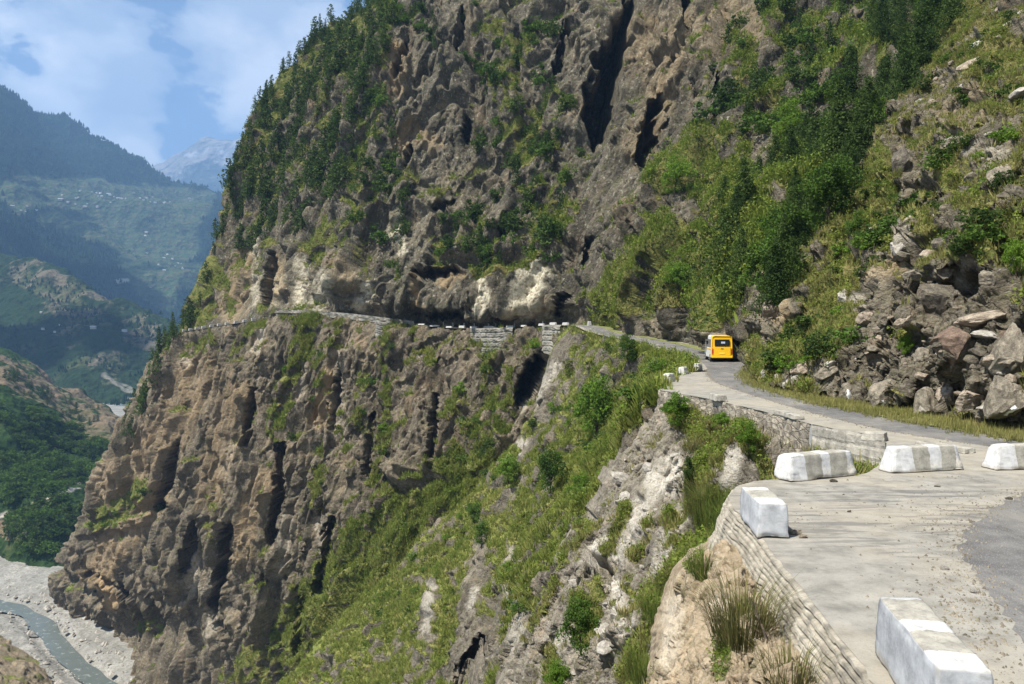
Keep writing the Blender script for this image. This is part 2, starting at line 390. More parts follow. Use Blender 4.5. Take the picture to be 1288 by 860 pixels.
# ================================================================ SETTING: materials
M = {}
M['cliff'] = rock_mat('weathered_cliff_rock', 5.0, (.034, .030, .023), (.150, .134, .102), (.265, .215, .14), (.62, .57, .43),
                      (.062, .090, .020), (.155, .165, .042), (.235, .20, .075))
M['lower'] = rock_mat('fluted_cliff_rock', 5.0, (.040, .034, .025), (.20, .168, .122), (.31, .24, .15), (.47, .42, .33),
                      (.080, .125, .024), (.19, .21, .052), (.27, .235, .09))
M['green'] = rock_mat('grassy_slope', 2.2, (.06, .053, .042), (.20, .175, .135), (.31, .26, .18), (.46, .43, .36),
                      (.115, .165, .028), (.23, .25, .058), (.30, .265, .10))
M['white'] = rock_mat('pale_broken_rock', 1.0, (.10, .088, .07), (.28, .25, .20), (.38, .325, .24), (.54, .51, .44),
                      (.085, .13, .026), (.20, .215, .055), (.28, .245, .10))
M['earth'] = rock_mat('tan_earth_bank', .55, (.20, .15, .095), (.37, .30, .205), (.44, .355, .24), (.52, .46, .36),
                      (.08, .12, .026), (.19, .20, .055), (.28, .24, .11), bump=.7)
M['bank'] = rock_mat('stony_bank', 1.1, (.055, .048, .037), (.19, .165, .122), (.29, .24, .16), (.45, .415, .34),
                     (.085, .115, .024), (.19, .19, .052), (.27, .23, .095), tilt=.35, streak=1.9)

# ================================================================ ROAD LINES
OUT_FLAT = [(1300, 1500), (1205, 1060), (1140, 920), (1076, 826), (1020, 757), (986, 713), (959, 678), (919, 634), (917, 622), (930, 610), (968, 603),
            (1078, 598), (1092, 594), (1110, 582), (1116, 562), (1113, 549), (1060, 541), (1020, 533), (960, 517), (895, 502), (828, 490), (838, 481), (856, 471), (874, 464)]
RO_PX = [(874, 464, 64.8), (869, 455.5, 77), (849, 445, 95), (812, 433.5, 115), (777, 425.5, 132), (742, 418, 148), (722, 410, 160), (702, 408.5, 172), (672, 410, 181),
         (640, 412, 189), (600, 413, 197), (560, 412, 204), (500, 405.5, 213), (440, 398, 221), (390, 394, 227), (345, 393.5, 233), (338, 400.5, 246), (302, 406, 262), (262, 412, 284), (225, 418, 310), (205, 421, 345), (215, 424, 390)]
RO = np.array([P(*a) for a in RO_PX])
def offset_line(L, w):
    t = np.gradient(L[:, :2], axis=0); t /= np.linalg.norm(t, axis=1, keepdims=True)
    n = np.stack([t[:, 1], -t[:, 0]], -1)                   # to the right of travel: the hill side
    for _ in range(2): n[1:-1] = (n[:-2] + 2 * n[1:-1] + n[2:]) / 4
    n /= np.linalg.norm(n, axis=1, keepdims=True); o = L.copy(); o[:, :2] += n * w; return o
RI = offset_line(RO, 5.0); RF = offset_line(RO, 6.2)          # inner road edge, cliff foot
FOOT_PX = [(950, 461), (941, 471), (948, 480), (972, 489), (1022, 499), (1060, 505), (1116, 515), (1200, 529), (1288, 544), (1420, 564), (1800, 640)]

# ================================================================ UPPER WALL (sheet E)
ys = [372, 335, 255, 170, 90, 0, -110, -260]
SLx = {372: 247, 335: 265, 255: 292, 170: 318, 90: 357, 0: 482, -110: 640, -260: 850}
SLd = {372: 312, 335: 313, 255: 320, 170: 335, 90: 362, 0: 410, -110: 450, -260: 490}
BXx = {372: 490, 335: 486, 255: 490, 170: 492, 90: 490, 0: 513, -110: 660, -260: 870}
BXd = {372: 216, 335: 222, 255: 236, 170: 249, 90: 263, 0: 282, -110: 310, -260: 350}
pf, qf = proj(RF)
order = list(range(len(RF) - 1, -1, -1))
# columns by foot point, left to right
foot_cols = [(228, 417, 318), (262, 411, 292), (300, 405.5, 270), (338, 399, 250), (372, 393, 238), (440, 397, 229), (492, 404, 220)]
right_i = [11, 10, 9, 8, 7, 6, 5, 4, 3, 2, 1]                    # RO indices 560 ... 869
tl = [0, .14, .3, .5, .68, .86, 1.0]
rows = []
frac = {372: -.035, 335: .07, 255: .27, 170: .50, 90: .73, 0: 1.0, -110: 1.35, -260: 1.85}
topx = {11: 560, 10: 610, 9: 655, 8: 700, 7: 745, 6: 790, 5: 830, 4: 880, 3: 935, 2: 1000, 1: 1075}
topd = {11: 276, 10: 268, 9: 258, 8: 250, 7: 243, 6: 234, 5: 224, 4: 212, 3: 196, 2: 178, 1: 160}
r0 = [(266, 417, 420)] + foot_cols + [(pf[i], qf[i], RF[i, 1]) for i in right_i] + [(965, 459, 80)]
rows.append([(a, b + 12, c + .6) for a, b, c in r0]); rows.append(r0)
for y in ys:
    r = [(SLx[y] + 50, y, SLd[y] + 120)]
    for k, t in enumerate(tl):
        w = (1 - t) ** 1.35
        r.append((SLx[y] + (BXx[y] - SLx[y]) * t, y, BXd[y] + (SLd[y] - BXd[y]) * w))
    for i in right_i:
        fr = frac[y]; x = pf[i] + (topx[i] - pf[i]) * max(0, (405 - y)) / 405.0
        yy = y if y < 372 else qf[i] - 26 * min(1.4, 190 / RF[i, 1])
        if y == 335: yy = min(335, qf[i] - 72)
        if i >= 4 and y == 372: fr = -4.6 / (topd[i] - RF[i, 1])
        if i >= 4 and y == 335: fr = .02
        dd = RF[i, 1] + (topd[i] - RF[i, 1]) * fr
        if y < 0: x += (-y) * .75
        r.append((x, yy, dd))
    x_, y_, d_ = r[-1]
    r.append((x_ + (95 if y > 100 else 190), y_, d_ - 4))
    rows.append(r)
E_cuts = [
    ([(742, 186), (752, 130), (772, 70), (794, 10)], 6, 80, 0.0, 20), ([(806, 212), (816, 165), (838, 120)], 3, 40, 0, 20), ([(858, 40), (868, -20)], 3, 40, 0, 30),
    ([(508, 220), (514, 180)], 2, 20, 0, 26), ([(520, 110), (512, 60), (500, 40)], 2, 30, 3, 14), ([(582, 185), (590, 150), (586, 60), (580, 0)], 3, 40, 3, 24),
    ([(508, 150), (560, 128), (588, 112)], 3, 40, 2, 14), ([(520, 322), (560, 330), (600, 318)], 2.6, 60, 2.5, 12), ([(520, 342), (545, 345), (580, 333)], 2.0, 20, 3, 16),
    ([(515, 383), (560, 390), (610, 392)], 3.0, 60, 3.5, 22), ([(635, 338), (655, 322), (680, 330)], 2.5, 30, 3, 18), ([(490, 260), (530, 266), (575, 262)], 1.5, 40, 1.5, 10),
    ([(430, 375), (470, 350), (500, 345)], 2.5, 40, 3, 20), ([(325, 398), (330, 340), (345, 300)], 3, 30, 4, 18), ([(365, 385), (372, 345), (380, 300)], 2, 25, 3, 14),
    ([(490, 210), (488, 120), (494, 60), (500, 0)], 4.5, 26, 1, 20), ([(700, 404), (706, 370), (720, 340)], 3, 20, 4, 22), ([(890, 120), (905, 60), (905, 0)], 2, 30, 3, 16),
    ([(590, 300), (584, 260), (590, 215)], 1.5, 30, 2.5, 12), ([(660, 150), (648, 90), (652, 30)], 1.5, 35, 2.5, 14)]
E_veg = [([(450, 10), (380, 70), (330, 140), (296, 250)], 32, .6), ([(480, 10), (430, 60), (400, 130), (420, 210), (350, 225), (300, 310)], 42, .4), ([(460, 110), (455, 240), (400, 310)], 24, .6),
         ([(268, 335), (250, 385)], 22, .8), ([(262, 380), (236, 412)], 16, .8), ([(280, 350), (290, 385)], 10, .5),
         ([(650, 60), (628, 110), (655, 180), (700, 130)], 22, .6), ([(655, 200), (700, 260), (680, 320), (612, 330)], 24, .55), ([(690, 140), (705, 240)], 16, .5), ([(605, 40), (640, 20)], 12, .4),
         ([(832, 222), (872, 195)], 26, .9), ([(765, 390), (830, 300), (880, 310)], 32, 1.0), ([(800, 370), (870, 350), (900, 390)], 32, 1.0), ([(745, 385), (790, 330)], 18, .7),
         ([(960, 120), (990, 170), (1010, 230)], 30, .7), ([(900, 220), (940, 300), (900, 360)], 45, .9), ([(930, 60), (955, 130)], 24, .6), ([(1000, 30), (1090, 60)], 40, .6),
         ([(890, 160), (930, 190)], 22, .5), ([(548, 240), (600, 222)], 9, .5), ([(470, 260), (455, 330)], 12, .45), ([(560, 300), (548, 330)], 9, .5), ([(610, 290), (600, 340)], 12, .6),
         ([(520, 300), (540, 250)], 12, -.5), ([(560, 160), (540, 130)], 30, -.5), ([(540, 365), (590, 370)], 28, -.7), ([(660, 365)], 25, -.7), ([(510, 120), (505, 40)], 14, -.5), ([(745, 100), (730, 60)], 28, -.5)]
E_pale = [([(652, 390), (661, 365), (670, 338)], 18, 1.3), ([(672, 385), (664, 360)], 10, 1.2), ([(604, 345), (608, 375), (598, 392)], 7, 1.1), ([(380, 330), (376, 385)], 9, .7), ([(498, 290), (508, 315)], 6, .8), ([(452, 385), (462, 365)], 9, .9), ([(505, 265), (492, 300)], 6, .6),
          ([(345, 380), (352, 350)], 8, .5), ([(400, 380), (410, 350)], 12, .6), ([(700, 380), (690, 395)], 9, .5), ([(320, 300), (322, 380)], 6, .5)]
E_tan = [([(575, 345), (560, 352)], 10, .7), ([(520, 350), (526, 385)], 6, .7), ([(500, 190), (515, 150)], 9, .6), ([(305, 330), (290, 390)], 18, .6), ([(512, 165), (545, 180)], 12, .5), ([(800, 50), (860, 40), (930, 30)], 40, .35), ([(350, 330), (345, 375)], 10, .6),
         ([(690, 385), (640, 400)], 12, .5), ([(500, 110), (500, 60)], 12, .6), ([(850, 60), (830, 130), (800, 190)], 20, .4), ([(420, 330), (440, 360)], 16, .4)]
fx_ = np.array([r0[k][0] for k in range(1, 18)]); fy_ = np.array([r0[k][1] for k in range(1, 18)])
def E_extra(d, p, px, py, ur, uc):
    t = (np.interp(px, fx_, fy_) - py) / 20.0; m = sstep(470, 500, px) * sstep(750, 725, px) * (1 - .8 * np.exp(-((px - 665) / 16) ** 2)) * (.75 + .5 * gn(np.stack([px / 22, px * 0, px * 0], -1).astype(f32), 7)) + .45 * sstep(335, 350, px) * sstep(490, 470, px)
    j = .35 * gn(p / 5.0, 91)
    low = 1 - sstep(.75 + j, 1.05 + j, t)                       # undercut above the road
    d = d * (1 - .75 * low * (ur < 3.4)) - 2.8 * m * low * sstep(-.3, .15, t) + 2.0 * m * np.exp(-((t - 1.55) / .65) ** 2)
    return np.where(t < .9, np.minimum(d, .8 + 2 * (t > .55)), d)
o = sheet('cliff', rows, 1.25, cliff_disp(7.5, (3.5, 2.8, .80, .24, .24), 3, lean=(-.24, .1), stretch=.15, cuts=E_cuts, bz=.24, extra=E_extra), veg_fn(.18, 1.0, .42, E_veg, 6, 21, .42), M['cliff'],
          stroke_fn(E_pale, 5, 31), stroke_fn(E_tan, 6, 32), edge=(1, 1, 1, 1), carve=[([(748, 172), (758, 130), (770, 80), (790, 12)], 34, 23), ([(806, 200), (816, 170), (834, 128)], 22, 15), ([(510, 208), (515, 184)], 9, 7), ([(586, 178), (588, 150)], 9, 6), ([(863, 28), (866, -12)], 14, 8), ([(497, 90), (508, 55)], 7, 7), ([(575, 60), (582, 10)], 8, 7), ([(700, 90), (712, 30)], 9, 7), ([(545, 262), (572, 254)], 5, 6), ([(520, 346), (575, 338)], 7, 7),
                              ([(632, 300), (640, 270)], 8, 7), ([(590, 392), (540, 398)], 5, 7), ([(700, 392), (712, 372)], 8, 8), ([(334, 396), (338, 350), (346, 318)], 7, 7), ([(905, 118), (908, 92)], 10, 8), ([(735, 330), (745, 300)], 8, 6)])

# ================================================================ LOWER FAR WALL (sheet A), from the road down to the river
def col_from(top, pts): return [top] + pts
A_top = [(222, 422, 420)] + [(pf_, qf_, d_) for pf_, qf_, d_ in [(225, 418.5, 310), (262, 412.5, 284), (302, 406.5, 262), (338, 401, 246), (352, 394, 232), (390, 394.5, 227), (440, 398.5, 221), (500, 406, 213), (560, 412.5, 204), (600, 413.5, 197), (640, 412.5, 189), (672, 410.5, 181), (702, 409, 172), (724, 411, 160), (760, 430, 150)]]
A_rows = [A_top,
    [(225, 445, 425), (204, 445, 312), (245, 447, 288), (290, 447, 262), (325, 447, 240), (352, 446, 229), (388, 447, 221), (438, 450, 214), (497, 452, 206), (555, 453, 197), (597, 453, 190), (636, 453, 182), (668, 452, 176), (698, 452, 169), (722, 452, 158), (765, 470, 148)],
    [(200, 500, 435), (175, 500, 322), (220, 502, 296), (268, 504, 265), (310, 505, 242), (345, 505, 228), (384, 506, 217), (434, 508, 208), (492, 510, 199), (548, 510, 190), (590, 508, 183), (630, 506, 176), (660, 504, 171), (690, 502, 164), (720, 500, 155), (765, 520, 145)],
    [(165, 575, 455), (137, 575, 345), (180, 578, 315), (235, 582, 278), (285, 584, 246), (330, 585, 227), (374, 585, 212), (426, 584, 201), (482, 582, 190), (535, 580, 181), (580, 576, 174), (620, 572, 169), (655, 570, 164), (690, 565, 160), (720, 560, 152), (765, 580, 143)],
    [(135, 650, 480), (104, 650, 385), (145, 655, 350), (200, 662, 305), (255, 668, 262), (308, 668, 234), (358, 664, 212), (412, 660, 196), (468, 656, 182), (522, 650, 172), (568, 645, 166), (612, 640, 162), (650, 636, 159), (690, 630, 155), (720, 625, 149), (765, 640, 140)],
    [(110, 715, 500), (75, 715, 425), (108, 722, 388), (160, 735, 340), (220, 748, 290), (280, 750, 252), (335, 745, 222), (394, 738, 198), (452, 732, 178), (510, 722, 166), (560, 715, 160), (610, 708, 156), (650, 700, 153), (690, 695, 149), (720, 690, 144), (765, 700, 136)],
    [(95, 752, 520), (62, 752, 446), (92, 772, 414), (140, 786, 392), (196, 790, 338), (252, 815, 285), (312, 820, 240), (376, 815, 206), (438, 808, 178), (500, 800, 163), (555, 795, 155), (610, 785, 150), (650, 778, 147), (690, 770, 143), (720, 765, 138), (765, 775, 130)],
    [(95, 790, 520), (56, 775, 450), (88, 800, 420), (136, 815, 400), (172, 880, 330), (225, 905, 300), (290, 905, 255), (360, 900, 212), (428, 890, 178), (495, 880, 160), (555, 870, 150), (610, 860, 144), (650, 852, 141), (690, 845, 137), (720, 840, 132), (765, 850, 124)],
    [(95, 850, 520), (50, 830, 452), (84, 850, 424), (130, 880, 402), (150, 1010, 320), (205, 1040, 300), (275, 1050, 262), (350, 1040, 212), (428, 1010, 176), (495, 1000, 154), (555, 990, 142), (610, 980, 136), (650, 970, 133), (690, 965, 129), (720, 960, 124), (765, 970, 116)]]
A_veg = [([(388, 408), (368, 465), (345, 545)], 15, .8), ([(432, 412), (400, 460), (405, 520)], 9, .5), ([(484, 418), (486, 560)], 6, .6), ([(255, 425), (228, 438)], 14, .7), ([(320, 410), (290, 440)], 10, .5), ([(270, 430), (262, 455)], 8, .5),
         ([(122, 655), (160, 632), (178, 618)], 16, 1.1), ([(175, 612), (150, 575), (165, 540)], 10, .5), ([(608, 430), (616, 480), (622, 540)], 12, .7), ([(575, 500), (560, 525)], 10, .5), ([(480, 545), (470, 600)], 10, .6),
         ([(600, 590), (520, 640), (450, 700), (400, 760), (340, 830), (300, 880)], 44, 1.0), ([(560, 640), (480, 740), (430, 840)], 50, 1.0), ([(190, 785), (175, 775)], 14, .9), ([(405, 560), (398, 640)], 8, .6), ([(330, 690), (322, 830)], 7, .5), ([(230, 690), (215, 760)], 8, .5),
         ([(270, 620), (258, 690)], 8, .5), ([(640, 470), (646, 520)], 7, .5), ([(540, 440), (548, 490)], 8, .4), ([(455, 470), (440, 560)], 8, .4),
         ([(560, 580), (480, 590)], 20, -.5), ([(665, 470), (690, 500)], 18, -.6), ([(520, 610), (500, 640)], 10, -.5), ([(240, 640), (280, 760)], 22, -.25), ([(100, 700), (150, 740)], 30, -.3)]
A_cuts = [([(652, 500), (664, 470), (690, 440)], 2.5, 26, 6, 22), ([(565, 600), (500, 610), (450, 570)], -2, 20, -3, 20), ([(335, 690), (352, 620), (350, 560)], 2, 30, 4.5, 18), ([(268, 770), (282, 700), (290, 650)], 3, 26, 5, 18),
          ([(225, 760), (240, 700), (262, 640)], 3, 26, 5, 20), ([(300, 560), (316, 500), (318, 450)], 2, 22, 3.5, 16), ([(100, 660), (140, 655), (190, 645)], -1, 12, -2.5, 16), ([(70, 700), (110, 735), (140, 745)], 3, 30, 5, 20), ([(225, 520), (232, 470), (240, 450)], 2, 20, 3.5, 14),
          ([(455, 620), (462, 560), (470, 500)], 2, 26, 3.5, 14), ([(542, 560), (548, 500), (556, 450)], 1.8, 24, 3, 12), ([(180, 640), (205, 600), (220, 560)], 3, 30, 5, 20), ([(375, 560), (386, 500), (392, 470)], 1.5, 20, 3, 12), ([(420, 530), (428, 470), (436, 430)], 2, 20, 3.5, 14)]
A_pale = [([(328, 418), (322, 440)], 5, 1.0), ([(235, 455)], 6, .9), ([(400, 650), (408, 720)], 7, .7), ([(244, 690), (240, 740)], 9, .6), ([(272, 720), (262, 800)], 7, .6), ([(382, 420), (376, 520)], 6, .4), ([(700, 455), (660, 510)], 8, .6), ([(430, 440), (425, 540)], 9, .45), ([(360, 650), (350, 720)], 9, .5), ([(290, 560), (284, 600)], 8, .4)]
A_tan = [([(250, 470), (200, 560), (140, 610)], 30, .35), ([(300, 500), (260, 620)], 22, .35), ([(410, 470), (400, 530)], 12, .6), ([(195, 620), (120, 720)], 20, .45), ([(130, 730), (140, 760)], 10, .9), ([(330, 600), (300, 700)], 16, .4)]
def A_extra(d, p, px, py, ur, uc):
    return d + 3.0 * ridged(np.stack([p[:, 0] - p[:, 2] * .27, p[:, 1], p[:, 2] * .08], -1) / 7.0, 3, 88) * sstep(418, 470, py)
o = sheet('cliff_face', A_rows, 1.25, cliff_disp(6.5, (2.4, 2.0, .9, .28, .28), 5, lean=(-.27, .0), stretch=.15, cuts=A_cuts, extra=A_extra, bz=.26), veg_fn(.24, 1.1, .46, A_veg, 5, 23, .5), M['lower'],
          stroke_fn(A_pale, 5, 33), stroke_fn(A_tan, 6, 34), edge=(.1, 1, 1, 1), carve=[([(654, 505), (662, 480), (676, 455)], 16, 11), ([(400, 745), (411, 690), (416, 650)], 10, 9), ([(232, 712), (243, 660)], 9, 9), ([(270, 760), (281, 700), (288, 660)], 10, 9), ([(160, 748), (110, 722)], 7, 7), ([(338, 690), (350, 620), (352, 560)], 8, 8), ([(308, 560), (318, 490)], 7, 7), ([(416, 540), (426, 470)], 6, 7), ([(200, 640), (222, 560)], 8, 8), ([(372, 820), (380, 750)], 7, 7), ([(540, 590), (548, 500)], 5, 6), ([(460, 600), (470, 520)], 5, 6)])

# ================================================================ GREEN SLOPE below the road (sheet B)
B_rows = [
    [(706, 410, 196), (718, 410.5, 161), (742, 419, 148), (777, 426.5, 132), (812, 434.5, 115), (849, 446, 95), (869, 457, 77), (876, 466, 64.8), (857, 474, 57.5), (839, 484, 49.5), (832, 493, 43.4), (880, 520, 47)],
    [(712, 455, 200), (700, 452, 163), (722, 455, 149), (755, 462, 132), (785, 468, 116), (818, 478, 98), (836, 486, 82), (842, 494, 70), (838, 504, 60), (832, 512, 51), (828, 520, 45), (870, 540, 49)],
    [(695, 520, 203), (676, 520, 165), (697, 524, 150), (725, 530, 134), (750, 536, 118), (774, 542, 102), (790, 548, 87), (800, 556, 75), (806, 564, 64), (808, 570, 55), (806, 576, 48), (840, 590, 54)],
    [(640, 595, 205), (618, 595, 166), (645, 602, 152), (674, 610, 136), (697, 618, 121), (718, 624, 106), (734, 630, 92), (745, 636, 80), (753, 642, 69), (758, 646, 60), (758, 648, 53), (790, 660, 58)],
    [(560, 680, 206), (535, 680, 166), (568, 690, 153), (600, 700, 138), (627, 708, 124), (650, 715, 110), (668, 720, 97), (682, 726, 85), (693, 730, 75), (700, 732, 66), (704, 734, 59), (730, 745, 64)],
    [(465, 780, 206), (432, 780, 166), (472, 795, 153), (510, 808, 139), (545, 818, 126), (574, 825, 113), (597, 830, 101), (616, 835, 90), (632, 838, 80), (645, 840, 72), (652, 842, 65), (680, 850, 70)],
    [(380, 880, 206), (340, 880, 165), (384, 900, 153), (430, 918, 140), (470, 930, 128), (505, 940, 116), (534, 945, 105), (558, 948, 95), (578, 950, 86), (595, 952, 78), (606, 954, 71), (640, 960, 76)],
    [(290, 1010, 206), (250, 1010, 164), (300, 1040, 152), (350, 1060, 140), (395, 1075, 129), (436, 1085, 118), (470, 1090, 108), (500, 1092, 98), (524, 1094, 90), (545, 1096, 82), (560, 1098, 76), (600, 1100, 80)]]
B_veg = [([(712, 430), (690, 480), (680, 520)], 9, -.9), ([(604, 690), (588, 800), (570, 850)], 13, -.95), ([(655, 600), (630, 640)], 7, -.5), ([(546, 735), (540, 800)], 12, -.6), ([(620, 760), (600, 850)], 14, -.7), ([(650, 680), (640, 700)], 7, -.6), ([(500, 640), (470, 700)], 10, -.3),
         ([(760, 520), (720, 600)], 40, .35), ([(695, 590), (690, 620)], 6, -.5), ([(660, 780), (640, 850)], 16, -.6), ([(562, 650), (540, 662)], 8, -.4), ([(640, 540), (660, 560)], 9, -.5), ([(790, 560), (770, 610)], 9, -.45)]
B_cuts = [([(590, 860), (612, 790), (610, 735)], 1.6, 24, 4.0, 20), ([(545, 850), (556, 780), (560, 720)], 1.2, 22, 2.5, 16), ([(640, 690), (655, 650), (662, 610)], .8, 20, 1.5, 14), ([(690, 850), (700, 790), (706, 745)], 1.0, 16, 2.5, 14)]
B_pale = [([(700, 460), (665, 510)], 7, .7), ([(540, 735), (536, 790)], 8, .6), ([(640, 700), (655, 860)], 14, .6), ([(600, 740), (590, 760)], 6, .8), ([(660, 555), (640, 580)], 6, .7)]
o = sheet('hillside', B_rows, 1.3, cliff_disp(4.0, (1.3, .7, .40, .16, .28), 7, lean=(-.3, .2), stretch=.5, cuts=B_cuts), veg_fn(.80, .9, .62, B_veg, 3.2, 25, .42), M['green'],
          stroke_fn(B_pale, 3, 35), None, edge=(.1, 1, 1, 1), carve=[([(580, 870), (596, 838), (606, 800)], 7, 15)])

# ================================================================ WHITE ROCK SPUR below the corner (sheet C)
C_rows = [
    [(850, 511, 56), (829, 511, 43.6), (865, 516, 40.6), (897, 522, 37.8), (930, 531, 35), (960, 541, 33.1), (1000, 556, 30.3), (1022, 566, 28.3), (1075, 585, 25.4), (1125, 605, 21.0), (1150, 640, 20)],
    [(812, 565, 56), (790, 565, 43.6), (830, 570, 40), (868, 574, 36.8), (902, 580, 33.8), (930, 588, 30.8), (958, 597, 27.6), (985, 606, 25), (1020, 625, 22), (1060, 640, 19.5), (1100, 670, 19)],
    [(778, 635, 57), (752, 635, 43), (792, 642, 38.8), (830, 648, 35), (864, 652, 31.4), (892, 658, 28), (915, 668, 24.4), (935, 682, 21.5), (965, 700, 19.5), (1000, 715, 18), (1050, 740, 17)],
    [(735, 715, 57), (703, 715, 41.5), (744, 724, 37), (784, 732, 33), (820, 737, 29), (850, 742, 25.2), (876, 750, 21.8), (896, 762, 19), (920, 775, 17.5), (950, 790, 16.5), (1000, 810, 15.5)],
    [(700, 795, 57), (660, 795, 40), (700, 806, 35.4), (740, 815, 31.2), (778, 822, 27), (810, 828, 23.4), (836, 836, 20.2), (858, 846, 17.6), (880, 855, 16.3), (910, 865, 15.2), (950, 880, 14.5)],
    [(660, 880, 57), (608, 880, 38.5), (650, 895, 34), (695, 905, 29.8), (736, 914, 25.6), (770, 920, 22), (798, 928, 19), (822, 936, 16.6), (845, 940, 15.3), (870, 950, 14.4), (900, 960, 14)],
    [(620, 980, 57), (560, 980, 37), (605, 1000, 32), (655, 1010, 28), (700, 1020, 24), (736, 1030, 20.5), (766, 1036, 17.8), (792, 1042, 15.6), (815, 1046, 14.4), (840, 1050, 13.6), (870, 1060, 13)]]
C_veg = [([(850, 520), (905, 560), (880, 600)], 13, .9), ([(880, 540), (930, 545)], 12, .7), ([(945, 560), (965, 600)], 12, .9), ([(872, 590), (866, 640)], 9, 1.0), ([(905, 640), (890, 690)], 26, 1.1), ([(868, 690), (840, 750), (820, 780)], 20, 1.0), ([(735, 660), (700, 720), (660, 800)], 10, .6),
         ([(790, 640), (762, 690), (742, 800)], 7, .7), ([(815, 660), (800, 700)], 7, .6), ([(730, 760), (735, 800)], 14, .9), ([(810, 800), (790, 860)], 14, .8), ([(690, 820), (700, 870)], 12, .7), ([(770, 720), (800, 740)], 7, .4), ([(840, 650), (845, 700)], 6, .4),
         ([(925, 590), (915, 625)], 14, -.8), ([(825, 590), (850, 580), (800, 640)], 18, -.6), ([(760, 680), (780, 670)], 10, -.6)]
C_pale = [([(845, 590), (832, 605)], 20, 1.0), ([(820, 620), (795, 650)], 12, .7), ([(810, 650), (780, 700)], 10, .6), ([(755, 685), (745, 705)], 12, 1.0), ([(920, 570), (915, 610)], 14, .7), ([(850, 650), (830, 720)], 14, .6), ([(772, 740), (785, 790)], 12, .9), ([(700, 800), (690, 850)], 12, .6)]
C_cuts = [([(735, 800), (748, 740), (752, 700)], .8, 20, 1.6, 22), ([(868, 640), (872, 600), (880, 570)], .5, 12, 1.2, 14), ([(700, 720), (720, 690), (735, 660)], -.4, 10, -.8, 12), ([(790, 760), (806, 700), (820, 660)], .5, 16, .8, 12), ([(820, 640), (838, 605), (850, 580)], .5, 16, .7, 10)]
o = sheet('rocky_spur', C_rows, 1.3, cliff_disp(1.9, (.55, .50, .30, .12, .16), 9, lean=(-.28, .2), stretch=.35, cuts=C_cuts), veg_fn(.22, .8, .50, C_veg, 1.6, 27, .40), M['white'],
          stroke_fn(C_pale, 1.5, 37), None, edge=(.15, 1, 1, 1))

# ================================================================ TAN EARTH BANK below the platform (sheet D)
D_rows = [
    [(896, 672, 20), (913, 672, 15.7), (928, 692, 14.0), (944, 724, 12.5), (966, 766, 11.1), (998, 816, 9.7), (1040, 880, 8.4), (1105, 980, 7.0)],
    [(882, 695, 20), (890, 694, 15.4), (906, 708, 13.6), (922, 744, 12.0), (942, 790, 10.5), (970, 840, 9.1), (1008, 910, 7.9), (1066, 1020, 6.5)],
    [(868, 730, 20), (858, 716, 15.4), (885, 735, 13.7), (912, 770, 12.0), (938, 812, 10.4), (965, 855, 9.1), (1000, 915, 7.8), (1050, 1020, 6.3)],
    [(850, 790, 19.5), (836, 760, 15.0), (862, 785, 13.2), (888, 815, 11.6), (910, 850, 10.1), (935, 890, 8.8), (965, 950, 7.5), (1010, 1050, 6.0)],
    [(838, 840, 19), (818, 808, 14.6), (842, 835, 12.8), (866, 862, 11.2), (888, 895, 9.8), (908, 930, 8.5), (935, 985, 7.2), (975, 1080, 5.8)],
    [(830, 910, 18.5), (808, 880, 14.2), (830, 905, 12.4), (852, 935, 10.8), (870, 965, 9.4), (888, 1000, 8.2), (910, 1040, 7.0), (945, 1120, 5.6)]]
D_veg = [([(925, 770), (905, 850)], 14, .75), ([(880, 705), (868, 715)], 10, .8), ([(822, 830), (815, 870)], 8, .7), ([(985, 850)], 20, .25)]
o = sheet('earth_bank', D_rows, 1.5, cliff_disp(.9, (.20, .16, .10, .05, .09), 13, lean=(-.25, .1), stretch=.4), veg_fn(-.12, .5, .6, D_veg, .8, 29, .25), M['earth'],
          stroke_fn([([(850, 760), (840, 830)], 14, .7), ([(905, 760)], 14, .6)], .8, 39), None, edge=(.2, 1, 1, 1))

